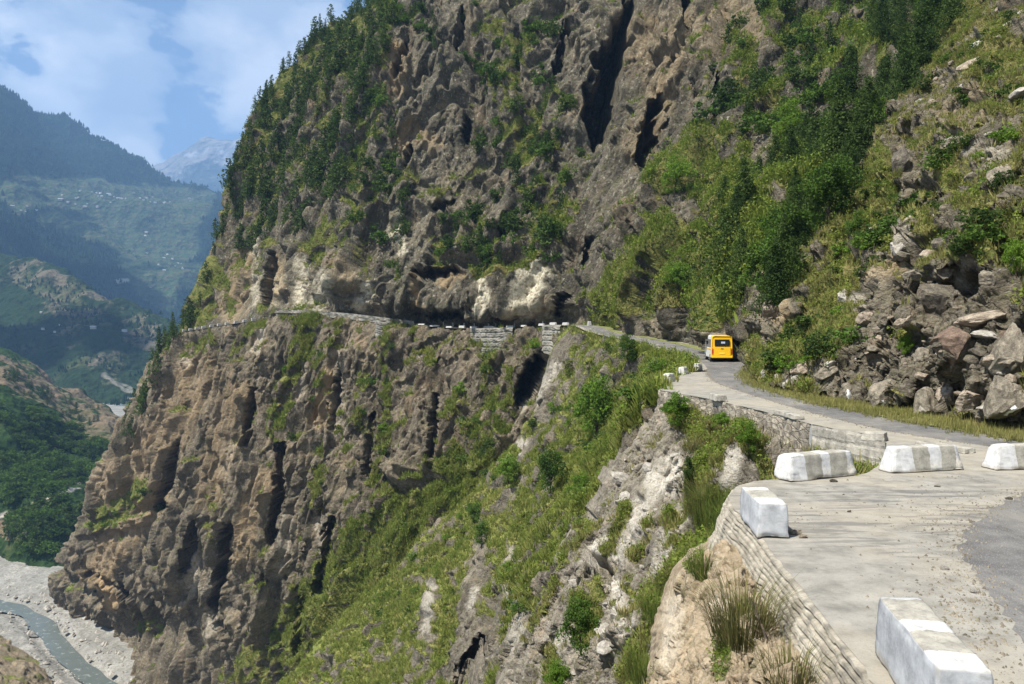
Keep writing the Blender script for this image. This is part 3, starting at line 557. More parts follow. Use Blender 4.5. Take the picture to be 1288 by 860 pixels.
# ================================================================ STONY BANK on the right (sheet F)
ft = [gnd(*a) for a in FOOT_PX]; fpx = [(FOOT_PX[i][0], FOOT_PX[i][1], ft[i][1]) for i in range(len(ft))]
cols_i = [1, 3, 4, 5, 6, 7, 8, 9, 10]
def F_col(i):
    return fpx[i]
F_rows = [
    [(985, 462, 92)] + [F_col(i) for i in cols_i],
    [(985, 440, 95), (950, 440, 66), (985, 446, 51), (1030, 450, 44.5), (1070, 455, 40.5), (1124, 460, 34.5), (1205, 466, 29.6), (1290, 470, 26.2), (1420, 476, 23.8), (1800, 480, 17)],
    [(992, 395, 98), (958, 395, 70), (995, 398, 56), (1038, 400, 49), (1078, 400, 44.5), (1130, 400, 38), (1208, 400, 32), (1290, 400, 28), (1420, 400, 25.5), (1800, 380, 19)],
    [(1015, 325, 104), (985, 325, 76), (1018, 325, 63), (1055, 322, 56), (1092, 320, 51), (1140, 318, 44), (1212, 315, 37), (1292, 312, 32), (1420, 300, 28), (1800, 250, 22)],
    [(1065, 250, 110), (1040, 250, 83), (1066, 248, 72), (1096, 245, 65), (1124, 242, 60), (1160, 238, 53), (1222, 232, 45), (1296, 226, 39), (1420, 210, 34), (1800, 130, 28)],
    [(1115, 170, 118), (1093, 170, 93), (1112, 168, 84), (1134, 165, 78), (1155, 162, 72), (1185, 158, 65), (1236, 152, 56), (1302, 145, 49), (1420, 125, 43), (1800, 30, 36)],
    [(1165, 85, 128), (1145, 85, 106), (1160, 84, 98), (1178, 82, 92), (1194, 80, 87), (1216, 76, 80), (1258, 70, 71), (1312, 62, 63), (1420, 40, 55), (1800, -70, 46)],
    [(1212, 0, 140), (1195, 0, 122), (1208, -1, 115), (1222, -2, 110), (1236, -4, 105), (1254, -7, 98), (1286, -12, 89), (1332, -20, 80), (1425, -45, 71), (1800, -170, 60)],
    [(1270, -110, 160), (1255, -110, 145), (1266, -112, 139), (1278, -115, 134), (1290, -118, 130), (1304, -122, 123), (1330, -128, 115), (1370, -138, 106), (1450, -165, 97), (1800, -300, 85)]]
F_veg = [([(1205, 40), (1285, 90)], 46, .35), ([(1110, 215), (1060, 300), (1040, 390)], 32, .55), ([(1000, 425), (960, 450)], 26, .7), ([(1275, 285), (1230, 300)], 26, .6), ([(1180, 215), (1230, 250)], 16, .4), ([(1150, 270), (1185, 310)], 20, .5), ([(1030, 430)], 14, .6), ([(1135, 425)], 10, .9),
         ([(960, 400), (970, 360)], 16, -.8), ([(985, 380), (965, 430)], 12, -.8), ([(1100, 440), (1160, 480), (1240, 480)], 36, -.7), ([(1200, 380), (1260, 420)], 40, -.6), ([(1110, 380), (1080, 470)], 24, -.35), ([(1060, 490), (1100, 500)], 12, -.4), ([(1130, 190), (1140, 240)], 14, -.5), ([(1040, 480)], 14, -.4)]
F_pale = [([(1050, 360), (1075, 380)], 14, .8), ([(1140, 285), (1125, 310)], 12, .8), ([(1200, 175), (1260, 200)], 16, .5), ([(1240, 20), (1220, 40)], 14, .5), ([(1100, 350)], 14, .6)]
F_tan = [([(970, 350), (985, 400)], 14, .8), ([(1100, 345), (1130, 330)], 16, .6), ([(1230, 120), (1200, 150)], 25, .4)]
F_cuts = [([(1150, 420), (1152, 385), (1160, 352)], .8, 14, -1.0, 20), ([(1155, 350), (1190, 345), (1240, 330)], 1.0, 20, 1.2, 30), ([(1255, 330), (1262, 300)], .8, 20, 1.2, 20), ([(1118, 250), (1112, 190), (1125, 168)], -.6, 12, -1.8, 16), ([(1120, 168), (1150, 164)], .5, 10, .9, 16),
          ([(1190, 165), (1225, 170)], .8, 14, 1.2, 14), ([(1120, 240), (1180, 232)], .6, 12, .9, 12), ([(950, 420), (965, 360), (985, 345)], -.8, 14, -1.5, 16)]
o = sheet('roadside_bank', F_rows, 1.25, cliff_disp(2.3, (.75, .80, .55, .22, .18), 15, lean=(-.3, .4), stretch=1.3, cuts=F_cuts, bz=1.5, crack=.9), veg_fn(.60, .8, .58, F_veg, 2.0, 41, .45), M['bank'],
          stroke_fn(F_pale, 1.6, 43), stroke_fn(F_tan, 1.6, 44), edge=(.3, 1, 1, 1))
# ================================================================ ROAD, SHOULDER, VERGE
def paved_mat(name, kind):
    t = NT(name); p = t.P()
    big = t.noise(p, .35, 5, .6); mid = t.noise(p, 2.2, 6, .65); fine = t.noise(p, 26, 4, .7); grit = t.vor(p, 34, 'F1')
    if kind == 'concrete':
        c = t.ramp(mid, [(.32, (.145, .138, .12)), (.5, (.228, .217, .187)), (.68, (.285, .27, .232))])
        c = t.mix(t.ramp(big, [(.42, 0.0), (.62, .55)]), c, (.32, .28, .21))
        c = t.mix(t.ramp(fine, [(.54, 0.0), (.70, .55)]), c, (.15, .14, .125))
        pr = t.P((.30, 1.9, 1), (0, 0, -.22)); sk = t.noise(pr, 1.6, 7, .72, .4)              # oily tyre smears across the shoulder
        geo = t.n('ShaderNodeNewGeometry').outputs['Position']
        dd = t.n('ShaderNodeVectorMath'); dd.operation = 'DISTANCE'; t.l(geo, dd.inputs[0]); dd.inputs[1].default_value = (7.4, 15.0, -3.5)
        zone = t.ramp(t.math('DIVIDE', dd.outputs['Value'], 6.0), [(.35, 1.0), (.95, 0.0)])
        c = t.mix(t.math('MULTIPLY', zone, t.ramp(sk, [(.51, 0.0), (.58, .7)])), c, (.10, .098, .092))
        sk2 = t.noise(t.P((.5, 1.3, 1), (0, 0, .2)), .9, 6, .7)
        c = t.mix(t.ramp(sk2, [(.56, 0.0), (.68, .2)]), c, (.19, .18, .16))
        h = t.math('ADD', t.math('MULTIPLY', mid, .7), t.math('MULTIPLY', fine, .3)); dist = .04
    elif kind == 'asphalt':
        c = t.ramp(mid, [(.3, (.07, .068, .066)), (.55, (.115, .112, .107)), (.75, (.17, .164, .152))])
        c = t.mix(t.ramp(grit, [(.12, .8), (.34, 0.0)]), c, (.26, .25, .23))
        c = t.mix(t.ramp(big, [(.47, 0.0), (.66, .5)]), c, (.22, .205, .175))
        tr = t.noise(t.P((1.6, .22, 1), (0, 0, -.25)), 1.0, 4, .6); c = t.mix(t.ramp(tr, [(.5, 0.0), (.66, .45)]), c, (.235, .225, .205))
        h = t.math('ADD', t.math('MULTIPLY', mid, .4), t.math('MULTIPLY', grit, .5)); dist = .02
    else:
        c = t.ramp(mid, [(.3, (.06, .085, .02)), (.5, (.13, .145, .04)), (.66, (.22, .19, .09))])
        c = t.mix(t.ramp(fine, [(.5, 0.0), (.7, .7)]), c, (.27, .235, .17)); h = mid; dist = .06
    t.bsdf(c, .92, .2, t.bump(h, .8, dist)); return t.m
M['concrete'] = paved_mat('dusty_concrete', 'concrete'); M['asphalt'] = paved_mat('worn_asphalt', 'asphalt'); M['verge'] = paved_mat('grass_verge', 'grass')
def densify(pts, L, jit=0, seed=0, dz=0):
    out = []; rr = random.Random(seed)
    for a, b in zip(pts[:-1], pts[1:]):
        n = max(1, int(np.linalg.norm(b - a) / L))
        for k in range(n):
            q = a + (b - a) * k / n
            out.append(q + np.array([rr.uniform(-jit, jit), rr.uniform(-jit, jit), dz]))
    out.append(pts[-1] + np.array([0, 0, dz])); return out
def ngon(name, pts, mat, kind='structure', label=None, cat=None):
    bm = bmesh.new(); f = bm.faces.new([bm.verts.new(p) for p in pts])
    bmesh.ops.triangulate(bm, faces=[f]); o = bm_obj(name, bm, mat); 
    for p in o.data.polygons:
        if p.normal.z < 0: p.flip()
    return tag(o, label, cat, None, kind)
def strip(name, A, B, mat, nx=6, dz=0, bumpy=0, kind='structure'):
    A = np.array(A); B = np.array(B); n = len(A); V = []; 
    for k in range(nx + 1):
        V.append(A + (B - A) * k / nx)
    V = np.array(V).reshape(-1, 3); V[:, 2] += dz
    if bumpy: V[:, 2] += bumpy * fbm((V * .8).astype(f32), 3, 5)
    idx = np.arange((nx + 1) * n).reshape(nx + 1, n); Q = np.stack([idx[:-1, :-1], idx[1:, :-1], idx[1:, 1:], idx[:-1, 1:]], -1).reshape(-1, 4)
    me = fast_mesh(name, V, Q); o = new_obj(name, me, mat)
    if np.mean([p.normal.z for p in list(me.polygons)[:50]]) < 0: me.flip_normals()
    return tag(o, None, None, None, kind)
outer = [gnd(*a) for a in OUT_FLAT]
innr = [gnd(x + 14, y - 5) for x, y in FOOT_PX]
deck = densify(outer, .25, .03, 3) + [RI[0] + np.array([3, 0, 0])] + innr + [gnd(2600, 1500)]
ngon('road_shoulder', [np.array([p[0], p[1], G]) for p in deck], M['concrete'])
tpar = np.arange(0, len(RO) - .999, .125)
ROf, RIf, RFf = pchip_rows(RO, tpar), pchip_rows(RI, tpar), pchip_rows(offset_line(RO, 9.0), tpar)
strip('road_bench', ROf, RFf, M['concrete'], 8, .0, .03)
def between(w): return pchip_rows(offset_line(RO, w), tpar)
AL_PX = [(1340, 1500), (1330, 980), (1288, 800), (1241, 742), (1214, 705), (1208, 686), (1220, 663), (1250, 640), (1288, 618), (1330, 601), (1358, 590), (1348, 580), (1322, 572), (1288, 567), (1200, 555), (1116, 542), (1060, 529), (1022, 519), (965, 503), (925, 490), (900, 481), (890, 472), (889, 464)]
AR_PX = [(941, 462), (936, 472), (941, 479), (961, 490), (1022, 507), (1060, 514), (1116, 526), (1200, 541), (1288, 556), (1420, 579), (1800, 660), (2600, 1000), (2600, 1500)]
al = densify([gnd(*a) for a in AL_PX], .18, .07, 4, .004); ar = densify([gnd(*a) for a in AR_PX], .3, .05, 5, .004)
ngon('road', al + ar, M['asphalt'])
strip('road_asphalt', between(1.0), between(4.7), M['asphalt'], 5, .012, .03)
AR_g = [gnd(*a) for a in AR_PX[:-2]]
VI = [gnd(x + 16, y - 4) for x, y in [(950, 460), (941, 470), (948, 478), (972, 488), (1022, 499), (1060, 505), (1116, 515), (1200, 529), (1288, 544), (1420, 564), (1800, 640)]]
tv = np.arange(0, len(AR_g) - .999, .1)
vA, vB = pchip_rows(np.array(AR_g), tv), pchip_rows(np.array(VI), tv)
vA = vA + np.stack([fbm((vA * 2).astype(f32), 3, 8) * .16, fbm((vA * 2).astype(f32), 3, 9) * .16, 0 * tv], -1)
strip('verge', vA, vB, M['verge'], 8, .03, .05)
vA2, vB2 = between(4.75), between(6.6)
strip('verge_far', vA2[:70], vB2[:70], M['verge'], 4, .03, .06)

# ================================================================ RETAINING WALLS
def wall_mat(name, base, hi, lo, unit=1.0, courses=0.0, stone=False, stain=(.10, .10, .09)):
    t = NT(name); p = t.P()
    mid = t.noise(p, 1.6 / unit, 7, .68); fine = t.noise(p, 14 / unit, 5, .7)
    c = t.ramp(mid, [(.32, lo), (.5, base), (.68, hi)])
    drip = t.noise(t.P((1, 1, .12)), 2.2 / unit, 5, .65); c = t.mix(t.ramp(drip, [(.50, 0.0), (.66, .65)]), c, stain)
    h = t.math('ADD', t.math('MULTIPLY', mid, .6), t.math('MULTIPLY', fine, .5))
    if stone:
        v = t.vor(t.P((1, 1, 2.6)), 1.7 / unit, 'DISTANCE_TO_EDGE'); m = t.ramp(t.math('ADD', v, t.math('MULTIPLY', t.math('SUBTRACT', fine, .5), .12)), [(0.0, 0.0), (.06, 1.0)])
        vc = t.ramp(t.vor(t.P((1, 1, 2.6)), 1.7 / unit, 'F1', 1), [(.2, (.6, .58, .55)), (.8, (1.25, 1.2, 1.12))]); c = t.mix(.8, c, vc, 'MULTIPLY')
        c = t.mix(t.math('MULTIPLY', t.math('SUBTRACT', 1.0, m), .7), c, (.12, .105, .085)); h = t.math('ADD', h, t.math('MULTIPLY', m, .8))
    c = t.mix(t.ramp(fine, [(.58, 0.0), (.72, .5)]), c, lo)
    t.bsdf(c, .93, .2, t.bump(h, .9, .05 * unit)); return t.m
M['wall_course'] = wall_mat('layered_wall', (.29, .26, .205), (.42, .39, .32), (.15, .135, .105), .5)
M['wall_conc'] = wall_mat('shuttered_concrete', (.31, .29, .245), (.43, .405, .345), (.17, .16, .135), 1.0)
M['wall_stone'] = wall_mat('masonry', (.28, .255, .21), (.40, .37, .31), (.15, .135, .11), 1.0, stone=True)
M['wall_far'] = wall_mat('grey_banded_concrete', (.20, .19, .16), (.30, .285, .24), (.11, .105, .09), 4.0)
def wall(name, path, heights, batter, courses, lip, mat, label, step=.06, thick=.5, jag=.02, seed=0, top=-.003, zfine=.05):
    pts = np.array(path); L = np.r_[0, np.cumsum(np.linalg.norm(np.diff(pts, axis=0), axis=1))]
    s = np.arange(0, L[-1], step); Q = np.stack([np.interp(s, L, pts[:, k]) for k in range(3)], -1); H = np.interp(s, L, heights)
    t = np.gradient(Q[:, :2], axis=0); t /= np.linalg.norm(t, axis=1, keepdims=True) + 1e-9
    for _ in range(6): t[1:-1] = (t[:-2] + t[1:-1] + t[2:]) / 3
    n = np.stack([-t[:, 1], t[:, 0]], -1)                     # outwards: left of the path
    nz = int(max(heights) / zfine) + 1; rows = []
    zs = np.linspace(0, 1, nz)
    rows.append(np.c_[Q[:, :2] - n * thick, Q[:, 2] + top])
    for k, u in enumerate(zs):
        dz = u * H
        out = batter * dz
        if courses:
            wob = .25 * gn(np.c_[s * .25, s * 0, s * 0].astype(f32), seed + 3) + .07 * gn(np.c_[s * .9, s * 0 + dz * 1.5, s * 0].astype(f32), seed + 13); ph = (dz / courses + wob) % 1.0
            cid = np.floor(dz / courses)
            out = out + lip * (np.abs(ph - .5) < .33) * (1 + .9 * gn(np.c_[s * 1.1, cid * 3.7, cid].astype(f32), seed + 1)) - lip * .8 * (np.abs(ph - .5) >= .42)
        pp = np.c_[Q[:, 0], Q[:, 1], Q[:, 2] - dz].astype(f32)
        out = out + jag * fbm(pp * 3.0, 3, seed + 2) + jag * 1.5 * fbm(pp * .8, 2, seed + 5)
        ztop = Q[:, 2] + top - dz
        rows.append(np.c_[Q[:, :2] + n * out[:, None], ztop])
    b = rows[-1].copy(); b[:, :2] -= n * (thick + batter * H[:, None]); rows.append(b)
    R_ = len(rows); V = np.array(rows).reshape(-1, 3); m = len(s)
    idx = np.arange(R_ * m).reshape(R_, m); Fq = np.stack([idx[:-1, :-1], idx[1:, :-1], idx[1:, 1:], idx[:-1, 1:]], -1).reshape(-1, 4)
    me = fast_mesh(name, V, Fq[:, ::-1]); o = new_obj(name, me, mat)
    return tag(o, label, 'wall')
W1 = [gnd(*a) for a in [(1205, 1060), (1140, 920), (1076, 826), (1020, 757), (986, 713), (959, 678), (919, 634), (917, 622), (930, 610), (950, 604.5), (966, 603)]]
wall('retaining_wall', W1[::1], [1.7] * 11, .36, .080, .045, M['wall_course'], 'layered retaining wall with thin jutting courses under the near platform edge', step=.035, jag=.022, seed=3, zfine=.017)
W1b = [gnd(*a) for a in [(966, 603), (1020, 600.7), (1078, 598), (1092, 594), (1110, 582), (1116, 562), (1113.5, 550)]]
wall('retaining_wall', W1b, [3.2] * 7, .03, .5, .008, M['wall_conc'], 'short concrete wall hidden behind the white painted blocks at the notch', jag=.015, seed=5)
W2 = [gnd(*a) for a in [(1113, 549), (1060, 541), (1020, 533)]]
wall('retaining_wall', W2, [3.4, 3.2, 2.8], .05, .42, .012, M['wall_conc'], 'streaked grey concrete wall holding up the road behind the striped blocks', jag=.02, seed=7)
W2b = [gnd(*a) for a in [(1019.6, 532.9), (960, 517), (895, 502), (828.4, 490.2)]]
wall('retaining_wall', W2b, [2.9, 2.6, 2.1, 1.9], .07, 0, 0, M['wall_stone'], 'stone masonry wall under the bright concrete corner of the road', jag=.05, seed=9)
W2c = [gnd(*a) for a in [(828.2, 490.2), (838, 481), (856, 471), (873, 464)]]
wall('retaining_wall', W2c, [1.6, 1.6, 1.5, 1.4], .05, 0, 0, M['wall_stone'], 'low dark edge wall round the outside of the bend near the bus', jag=.04, seed=10)
def road_at(px):
    """outer edge of the far road where it crosses this picture column, its direction and its inner side"""
    q, _ = proj(RO[5:18]); R5 = RO[5:18]; o_ = np.argsort(q); p = np.array([np.interp(px, q[o_], R5[o_, k]) for k in range(3)])
    p2 = np.array([np.interp(px + 3, q[o_], R5[o_, k]) for k in range(3)]); t = (p2 - p)[:2]; t /= np.linalg.norm(t)
    return p, t, np.array([-t[1], t[0]])                      # t runs left to right, third = away from us (hill side)
def far_wall(a, b, hs, label, seed):
    xs = np.linspace(b, a, 7); path = [road_at(x)[0] - np.r_[road_at(x)[2] * (.6 + 2.0 * math.sin(math.pi * k / 6)), 0] for k, x in enumerate(xs)]
    wall('retaining_wall', path, hs, .06, 1.15, .10, M['wall_far'], label, step=.35, thick=4.0, jag=.14, seed=seed, top=.02, zfine=.14)
far_wall(594, 648, [3.0, 4.2, 7.4, 9.0, 8.6, 8.4, 6.0], 'tall banded concrete wall under the far road, left of the two', 12)
far_wall(688, 709, [6.5, 6.5, 6.2, 6.0, 5.4, 5.0, 4.0], 'narrow pale concrete wall under the far road where it reappears', 14)
far_wall(476, 493, [4.0, 4.6, 5.0, 5.0, 5.0, 4.0, 3.0], 'small grey wall patch below the road edge in mid cliff', 16)

# ================================================================ PARAPET BLOCKS
def block_mat(name, bands, side_white_shade, worn=.5, blue=False, top_only=False):
    t = NT(name); p = t.P(obj=True); g = t.n('ShaderNodeTexCoord').outputs['Generated']; sx = t.n('ShaderNodeSeparateXYZ'); t.l(g, sx.inputs[0])
    n = t.noise(p, 3.2, 7, .7); fine = t.noise(p, 22, 5, .7)
    x = t.math('ADD', sx.outputs[0], t.math('MULTIPLY', t.math('SUBTRACT', n, .5), .10))
    conc = t.ramp(n, [(.32, (.17, .16, .135)), (.5, (.30, .285, .24)), (.68, (.38, .36, .30))])
    conc = t.mix(t.ramp(fine, [(.5, 0.0), (.68, .6)]), conc, (.15, .14, .12))
    white = t.ramp(n, [(.30, (.36, .36, .345)), (.5, (.50, .50, .49)), (.7, (.60, .60, .59))])
    white = t.mix(t.ramp(t.noise(p, 1.6, 4, .6), [(.50, 0.0), (.68, .55)]), white, (.60, .54, .40))
    wear = t.ramp(t.noise(p, 5, 8, .78), [(.56 - .1 * worn, 0.0), (.68, .85)]); white = t.mix(wear, white, (.30, .285, .25)); white = t.mix(t.ramp(t.noise(t.P((1, 1, .25), obj=True), 4, 6, .7), [(.48, 0.0), (.7, .5)]), white, (.36, .37, .38))
    st = [(0.0, float(bands[0][1]))] + [(b, float(v)) for b, v in bands[1:]]
    msk = t.ramp(x, st, 'CONSTANT')
    if side_white_shade:
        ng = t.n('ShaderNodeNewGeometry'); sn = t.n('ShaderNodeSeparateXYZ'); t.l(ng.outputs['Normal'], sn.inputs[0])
        sidew = t.ramp(sn.outputs[2], [(.45, 1.0), (.62, 0.0)]); msk = t.math('MAXIMUM', msk, sidew); white = t.mix(t.math('MULTIPLY', sidew, .8), white, t.mix(t.ramp(n, [(.36, 0.0), (.62, 1.0)]), (.22, .23, .24), (.40, .415, .43)))  # upright faces: whitewash, with their shade mixed in as darker bluish grey
    c = t.mix(msk, conc, white)
    base = t.ramp(t.math('ADD', sx.outputs[2], t.math('MULTIPLY', t.math('SUBTRACT', n, .5), .5)), [(.0, .8), (.18, 0.0)]); c = t.mix(base, c, (.36, .32, .25))
    scuff = t.noise(t.P((.6, .6, 2.2), obj=True), 2.4, 8, .74, .5); c = t.mix(t.ramp(scuff, [(.55, 0.0), (.66, .55)]), c, (.17, .16, .14))
    edge_ = t.n('ShaderNodeNewGeometry').outputs['Pointiness']; c = t.mix(t.math('MULTIPLY', t.ramp(edge_, [(.52, 0.0), (.60, 1.0)]), t.ramp(fine, [(.42, 0.0), (.56, .8)])), c, (.26, .245, .21))
    t.bsdf(c, .88, .2, t.bump(t.math('ADD', t.math('MULTIPLY', n, .4), t.math('MULTIPLY', fine, .35)), .6, .014)); return t.m
def block(name, L, Wd, H, mat, label, loc, ang, seed, inset=.07, chip=.025, group=None, cat='parapet block', sub=26):
    bm = bmesh.new(); r = bmesh.ops.create_cube(bm, size=1.0)
    bmesh.ops.subdivide_edges(bm, edges=bm.edges[:], cuts=6, use_grid_fill=True)
    P0 = np.array([v.co[:] for v in bm.verts]); V = P0 * [L, Wd, H]
    # round the arrises
    r_ = min(Wd, H) * .07; half = np.array([L, Wd, H]) / 2; core = np.clip(V, -(half - r_), half - r_); dv = V - core; ln = np.linalg.norm(dv, axis=1, keepdims=True)
    V = core + dv / np.maximum(ln, 1e-6) * np.minimum(ln, r_)
    u = V[:, 2] / H + .5; V[:, 0] *= 1 - 2 * inset / L * u; V[:, 1] *= 1 - 2 * inset / Wd * u
    for v, c in zip(bm.verts, V): v.co = c
    bmesh.ops.subdivide_edges(bm, edges=bm.edges[:], cuts=2, use_grid_fill=True)
    V = np.array([v.co[:] for v in bm.verts], f32)
    dn = fbm(V * 4 + seed * 7.7, 4, seed, .6); nn = np.array([v.normal[:] for v in bm.verts])
    edge = sstep(.60, 1.0, np.sort(np.abs(V) / (np.array([L, Wd, H]) / 2), axis=1)[:, 1])
    V = V + nn * (dn * chip * (.16 + .7 * edge) - edge * chip * 1.7 * np.maximum(0, gn(V * 2.3 + seed, seed + 4)))[:, None]
    for v, c in zip(bm.verts, V): v.co = c; v.co.z += H / 2
    o = bm_obj(name, bm, mat, None, True); o.location = loc; o.rotation_euler = (0, 0, ang)
    return tag(o, label, cat, group)
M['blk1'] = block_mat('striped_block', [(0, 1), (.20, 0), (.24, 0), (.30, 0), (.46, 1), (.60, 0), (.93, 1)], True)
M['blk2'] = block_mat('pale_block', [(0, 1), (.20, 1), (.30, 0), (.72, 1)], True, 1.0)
M['blk3'] = block_mat('grey_white_block', [(0, 1), (.24, 0), (.47, 1), (.60, 0), (.86, 1)], False, .7)
M['blk4'] = block_mat('bold_striped_block', [(0, 1), (.30, 0), (.53, 1), (.69, 0), (.90, 1)], False, .5)
M['blkfar'] = block_mat('whitewashed_block', [(0, 1), (.5, 1)], False, 2.2)
def place_block(a, b, *args, w=.48, **kw):
    """front bottom edge runs from ground point a to b"""
    A, B = np.array(a), np.array(b); t = (B - A)[:2]; L = np.linalg.norm(t); t /= L; n = np.array([-t[1], t[0]])
    c = (A + B)[:2] / 2 + n * w / 2
    return block("parapet_block", L, abs(w), *args, loc=(c[0], c[1], G + .0), ang=math.atan2(t[1], t[0]), **kw)
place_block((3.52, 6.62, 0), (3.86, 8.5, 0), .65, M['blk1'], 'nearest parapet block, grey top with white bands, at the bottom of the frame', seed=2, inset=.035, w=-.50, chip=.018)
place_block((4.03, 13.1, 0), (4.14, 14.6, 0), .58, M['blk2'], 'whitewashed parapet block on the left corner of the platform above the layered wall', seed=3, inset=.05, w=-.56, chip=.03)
place_block((6.22, 17.75, 0), (8.1, 18.6, 0), .58, M['blk3'], 'dirty grey and white parapet block, leftmost along the far edge of the platform', seed=4, inset=.10, w=.60, chip=.045)
place_block((9.02, 18.8, 0), (11.0, 19.3, 0), .60, M['blk4'], 'boldly striped parapet block in the middle of the platform far edge', seed=5, inset=.13, w=.55, chip=.035)
place_block((11.72, 19.2, 0), (13.6, 19.5, 0), .60, M['blk4'], 'striped parapet block cut by the right edge of the frame', seed=6, inset=.13, w=.55, chip=.035)
# worn copings and stones along the middle stretch
for (pa_, pb_, h_, w_, lb) in [((1083, 553.5), (1113, 556), .26, .45, 'low broken coping on the end of the streaked concrete wall'), ((972, 520), (1000, 528), .16, .4, 'flat worn coping stone along the concrete wall top'),
                         ((892, 502.5), (905, 505.5), .30, .4, 'small rough stone on the masonry wall top'), ((1150, 561), (1214, 571), .14, .5, 'thin cracked kerb slab behind the boldly striped block')]:
    a, b = gnd(*pa_), gnd(*pb_); place_block(a, b, h_, M['wall_conc'], lb, seed=int(pa_[0]) % 50, inset=.03, w=w_, chip=.04)
for (px_, py_, lb, sz) in [(841, 480, 'round white painted stone on the tip of the bend, nearest of three', .62), (859, 470.5, 'white painted stone in the middle of the three at the bend', .62), (877, 466, 'white painted stone nearest the bus of the three at the bend', .66)]:
    c = gnd(px_, py_); block('parapet_block', sz * 1.25, sz, sz * .85, M['blkfar'], lb, (c[0], c[1], G), .9, int(px_), .10, .08)
# far road: short whitewashed blocks one by one, white peg stones at the foot of the cliff
k = 0
for (a, b, h_) in [(526, 534, .55), (540, 552, .55), (560.5, 568, .6), (577, 584, .8), (591, 600, .7), (607, 622, .75), (636, 644, .7), (655, 661, .6), (677, 683, .7), (691, 698, .8), (707, 713, .8)]:
    p, t, n = road_at((a + b) / 2); L = (b - a) * p[1] / F / max(.35, t[0] - t[1] * p[0] / p[1]) if False else np.linalg.norm(road_at(b)[0] - road_at(a)[0])
    block('parapet_block', min(L, 3.6), .6, max(.36, h_ - .18), M['blkfar'], 'small white parapet block edging the far road under the dark overhang', (p[0] + n[0] * .3, p[1] + n[1] * .3, p[2] - .02), math.atan2(t[1], t[0]), 30 + k, .08, .06, 'blocks along the far road'); k += 1
for px_ in (232, 240, 248, 256, 266, 276, 286, 297, 308, 319):
    q, _ = proj(RO[16:20]); o_ = np.argsort(q); p = np.array([np.interp(px_, q[o_], RO[16:20][o_, j]) for j in range(3)])
    block('parapet_block', 1.6, .6, .9, M['blkfar'], 'tiny white block on the road where it rounds the far nose', (p[0], p[1] + .4, p[2] - .02), .75 + .1, 50 + k, .08, .06, 'blocks round the far nose'); k += 1
for px_ in (545, 556.5, 569, 582, 599, 607.5, 631, 664):
    p, t, n = road_at(px_); c = p[:2] + n * 4.4
    block('marker_post', .28, .28, 1.25, M['blkfar'], 'white peg stone standing at the foot of the shaded overhang', (c[0], c[1], p[2] - .02), .3, 70 + k, .03, .03, 'white peg stones of the far road', 'marker post'); k += 1
p, t, n = road_at(718); c = p[:2] + n * 4.0
block('marker_post', .8, .6, .95, M['blkfar'], 'chunky white painted stone where the road enters the shade', (c[0], c[1], p[2] - .02), .3, 90, .1, .06, None, 'marker post')
xs = np.arange(347, 524, 3.0); pw = [road_at(x)[0] + np.array([0, 0, .85]) for x in xs[::-1]]
wall('parapet_wall', pw, [1.6] * len(pw), .0, 0, 0, M['wall_far'], 'long pale parapet wall on the outer edge of the far cliff road', step=.5, thick=.45, jag=.16, seed=22, zfine=.3, top=0)

# ================================================================ BUS
def plain(name, col, rough=.5, spec=.4, metal=0.0, coat=0.0):
    t = NT(name); p = t.P(obj=True); n = t.noise(p, 2.5, 4, .6); c = t.mix(t.ramp(n, [(.35, 0.0), (.7, .25)]), col, tuple(x * .72 + .03 for x in col))
    b = t.bsdf(c, rough, spec); b.inputs['Metallic'].default_value = metal; b.inputs['Coat Weight'].default_value = coat; return t.m
M['yel'] = plain('yellow_paint', (.80, .46, .008), .38, .5, 0, .3); M['wht'] = plain('white_paint', (.78, .78, .76), .35, .5, 0, .3); M['glass'] = plain('dark_glass', (.012, .015, .018), .06, .6)
M['blk'] = plain('black_rubber', (.018, .018, .018), .85, .3); M['red'] = plain('red_lens', (.42, .02, .012), .2, .5); M['amb'] = plain('amber_lens', (.6, .2, .01), .2, .5); M['met'] = plain('grey_metal', (.4, .4, .4), .4, .5, .6)
M['pla'] = plain('plate', (.75, .62, .1), .5, .3); M['sky_lens'] = plain('pale_sticker', (.45, .5, .62), .4, .4)
bus = empty('minibus', (20.35, 77.0, -3.49), math.radians(-7.5))
tag(bus, 'yellow and white minibus driving away along the cliff road, seen from behind', 'bus')
bm = bmesh.new(); W_, H_, Lb = 2.06, 2.62, 6.6
def section(y, w, z0, z1, rt=.22, rb=.10):
    pts = []
    for (cx, cz, a0) in ((w / 2 - rb, z0 + rb, -90), (w / 2 * .94 - rt, z1 - rt, 0), (-(w / 2 * .94 - rt), z1 - rt, 90), (-(w / 2 - rb), z0 + rb, 180)):
        r = rb if cz < (z0 + z1) / 2 else rt
        for i in range(5):
            a = math.radians(a0 + 90 * i / 4); pts.append((cx + r * math.cos(a), y, cz + r * math.sin(a)))
    return [bm.verts.new(p) for p in pts]
secs = [section(0.10, W_ * .90, .50, H_ - .16), section(.02, W_ * .96, .44, H_ - .07), section(.12, W_, .40, H_), section(.55, W_, .38, H_), section(1.2, W_, .38, H_), section(3.0, W_, .38, H_), section(5.0, W_, .38, H_), section(5.6, W_ * .99, .38, H_ - .06), section(6.1, W_ * .97, .40, H_ - .55), section(6.45, W_ * .94, .42, 1.45), section(6.6, W_ * .88, .48, 1.25)]
for i, (a, b) in enumerate(zip(secs[:-1], secs[1:])):
    for k_ in range(20):
        f = bm.faces.new((a[k_], a[(k_ + 1) % 20], b[(k_ + 1) % 20], b[k_])); f.smooth = True
        zc = sum(v.co.z for v in f.verts) / 4; f.material_index = 0 if (i < 3 or (zc > 2.45 and i < 4)) else 1
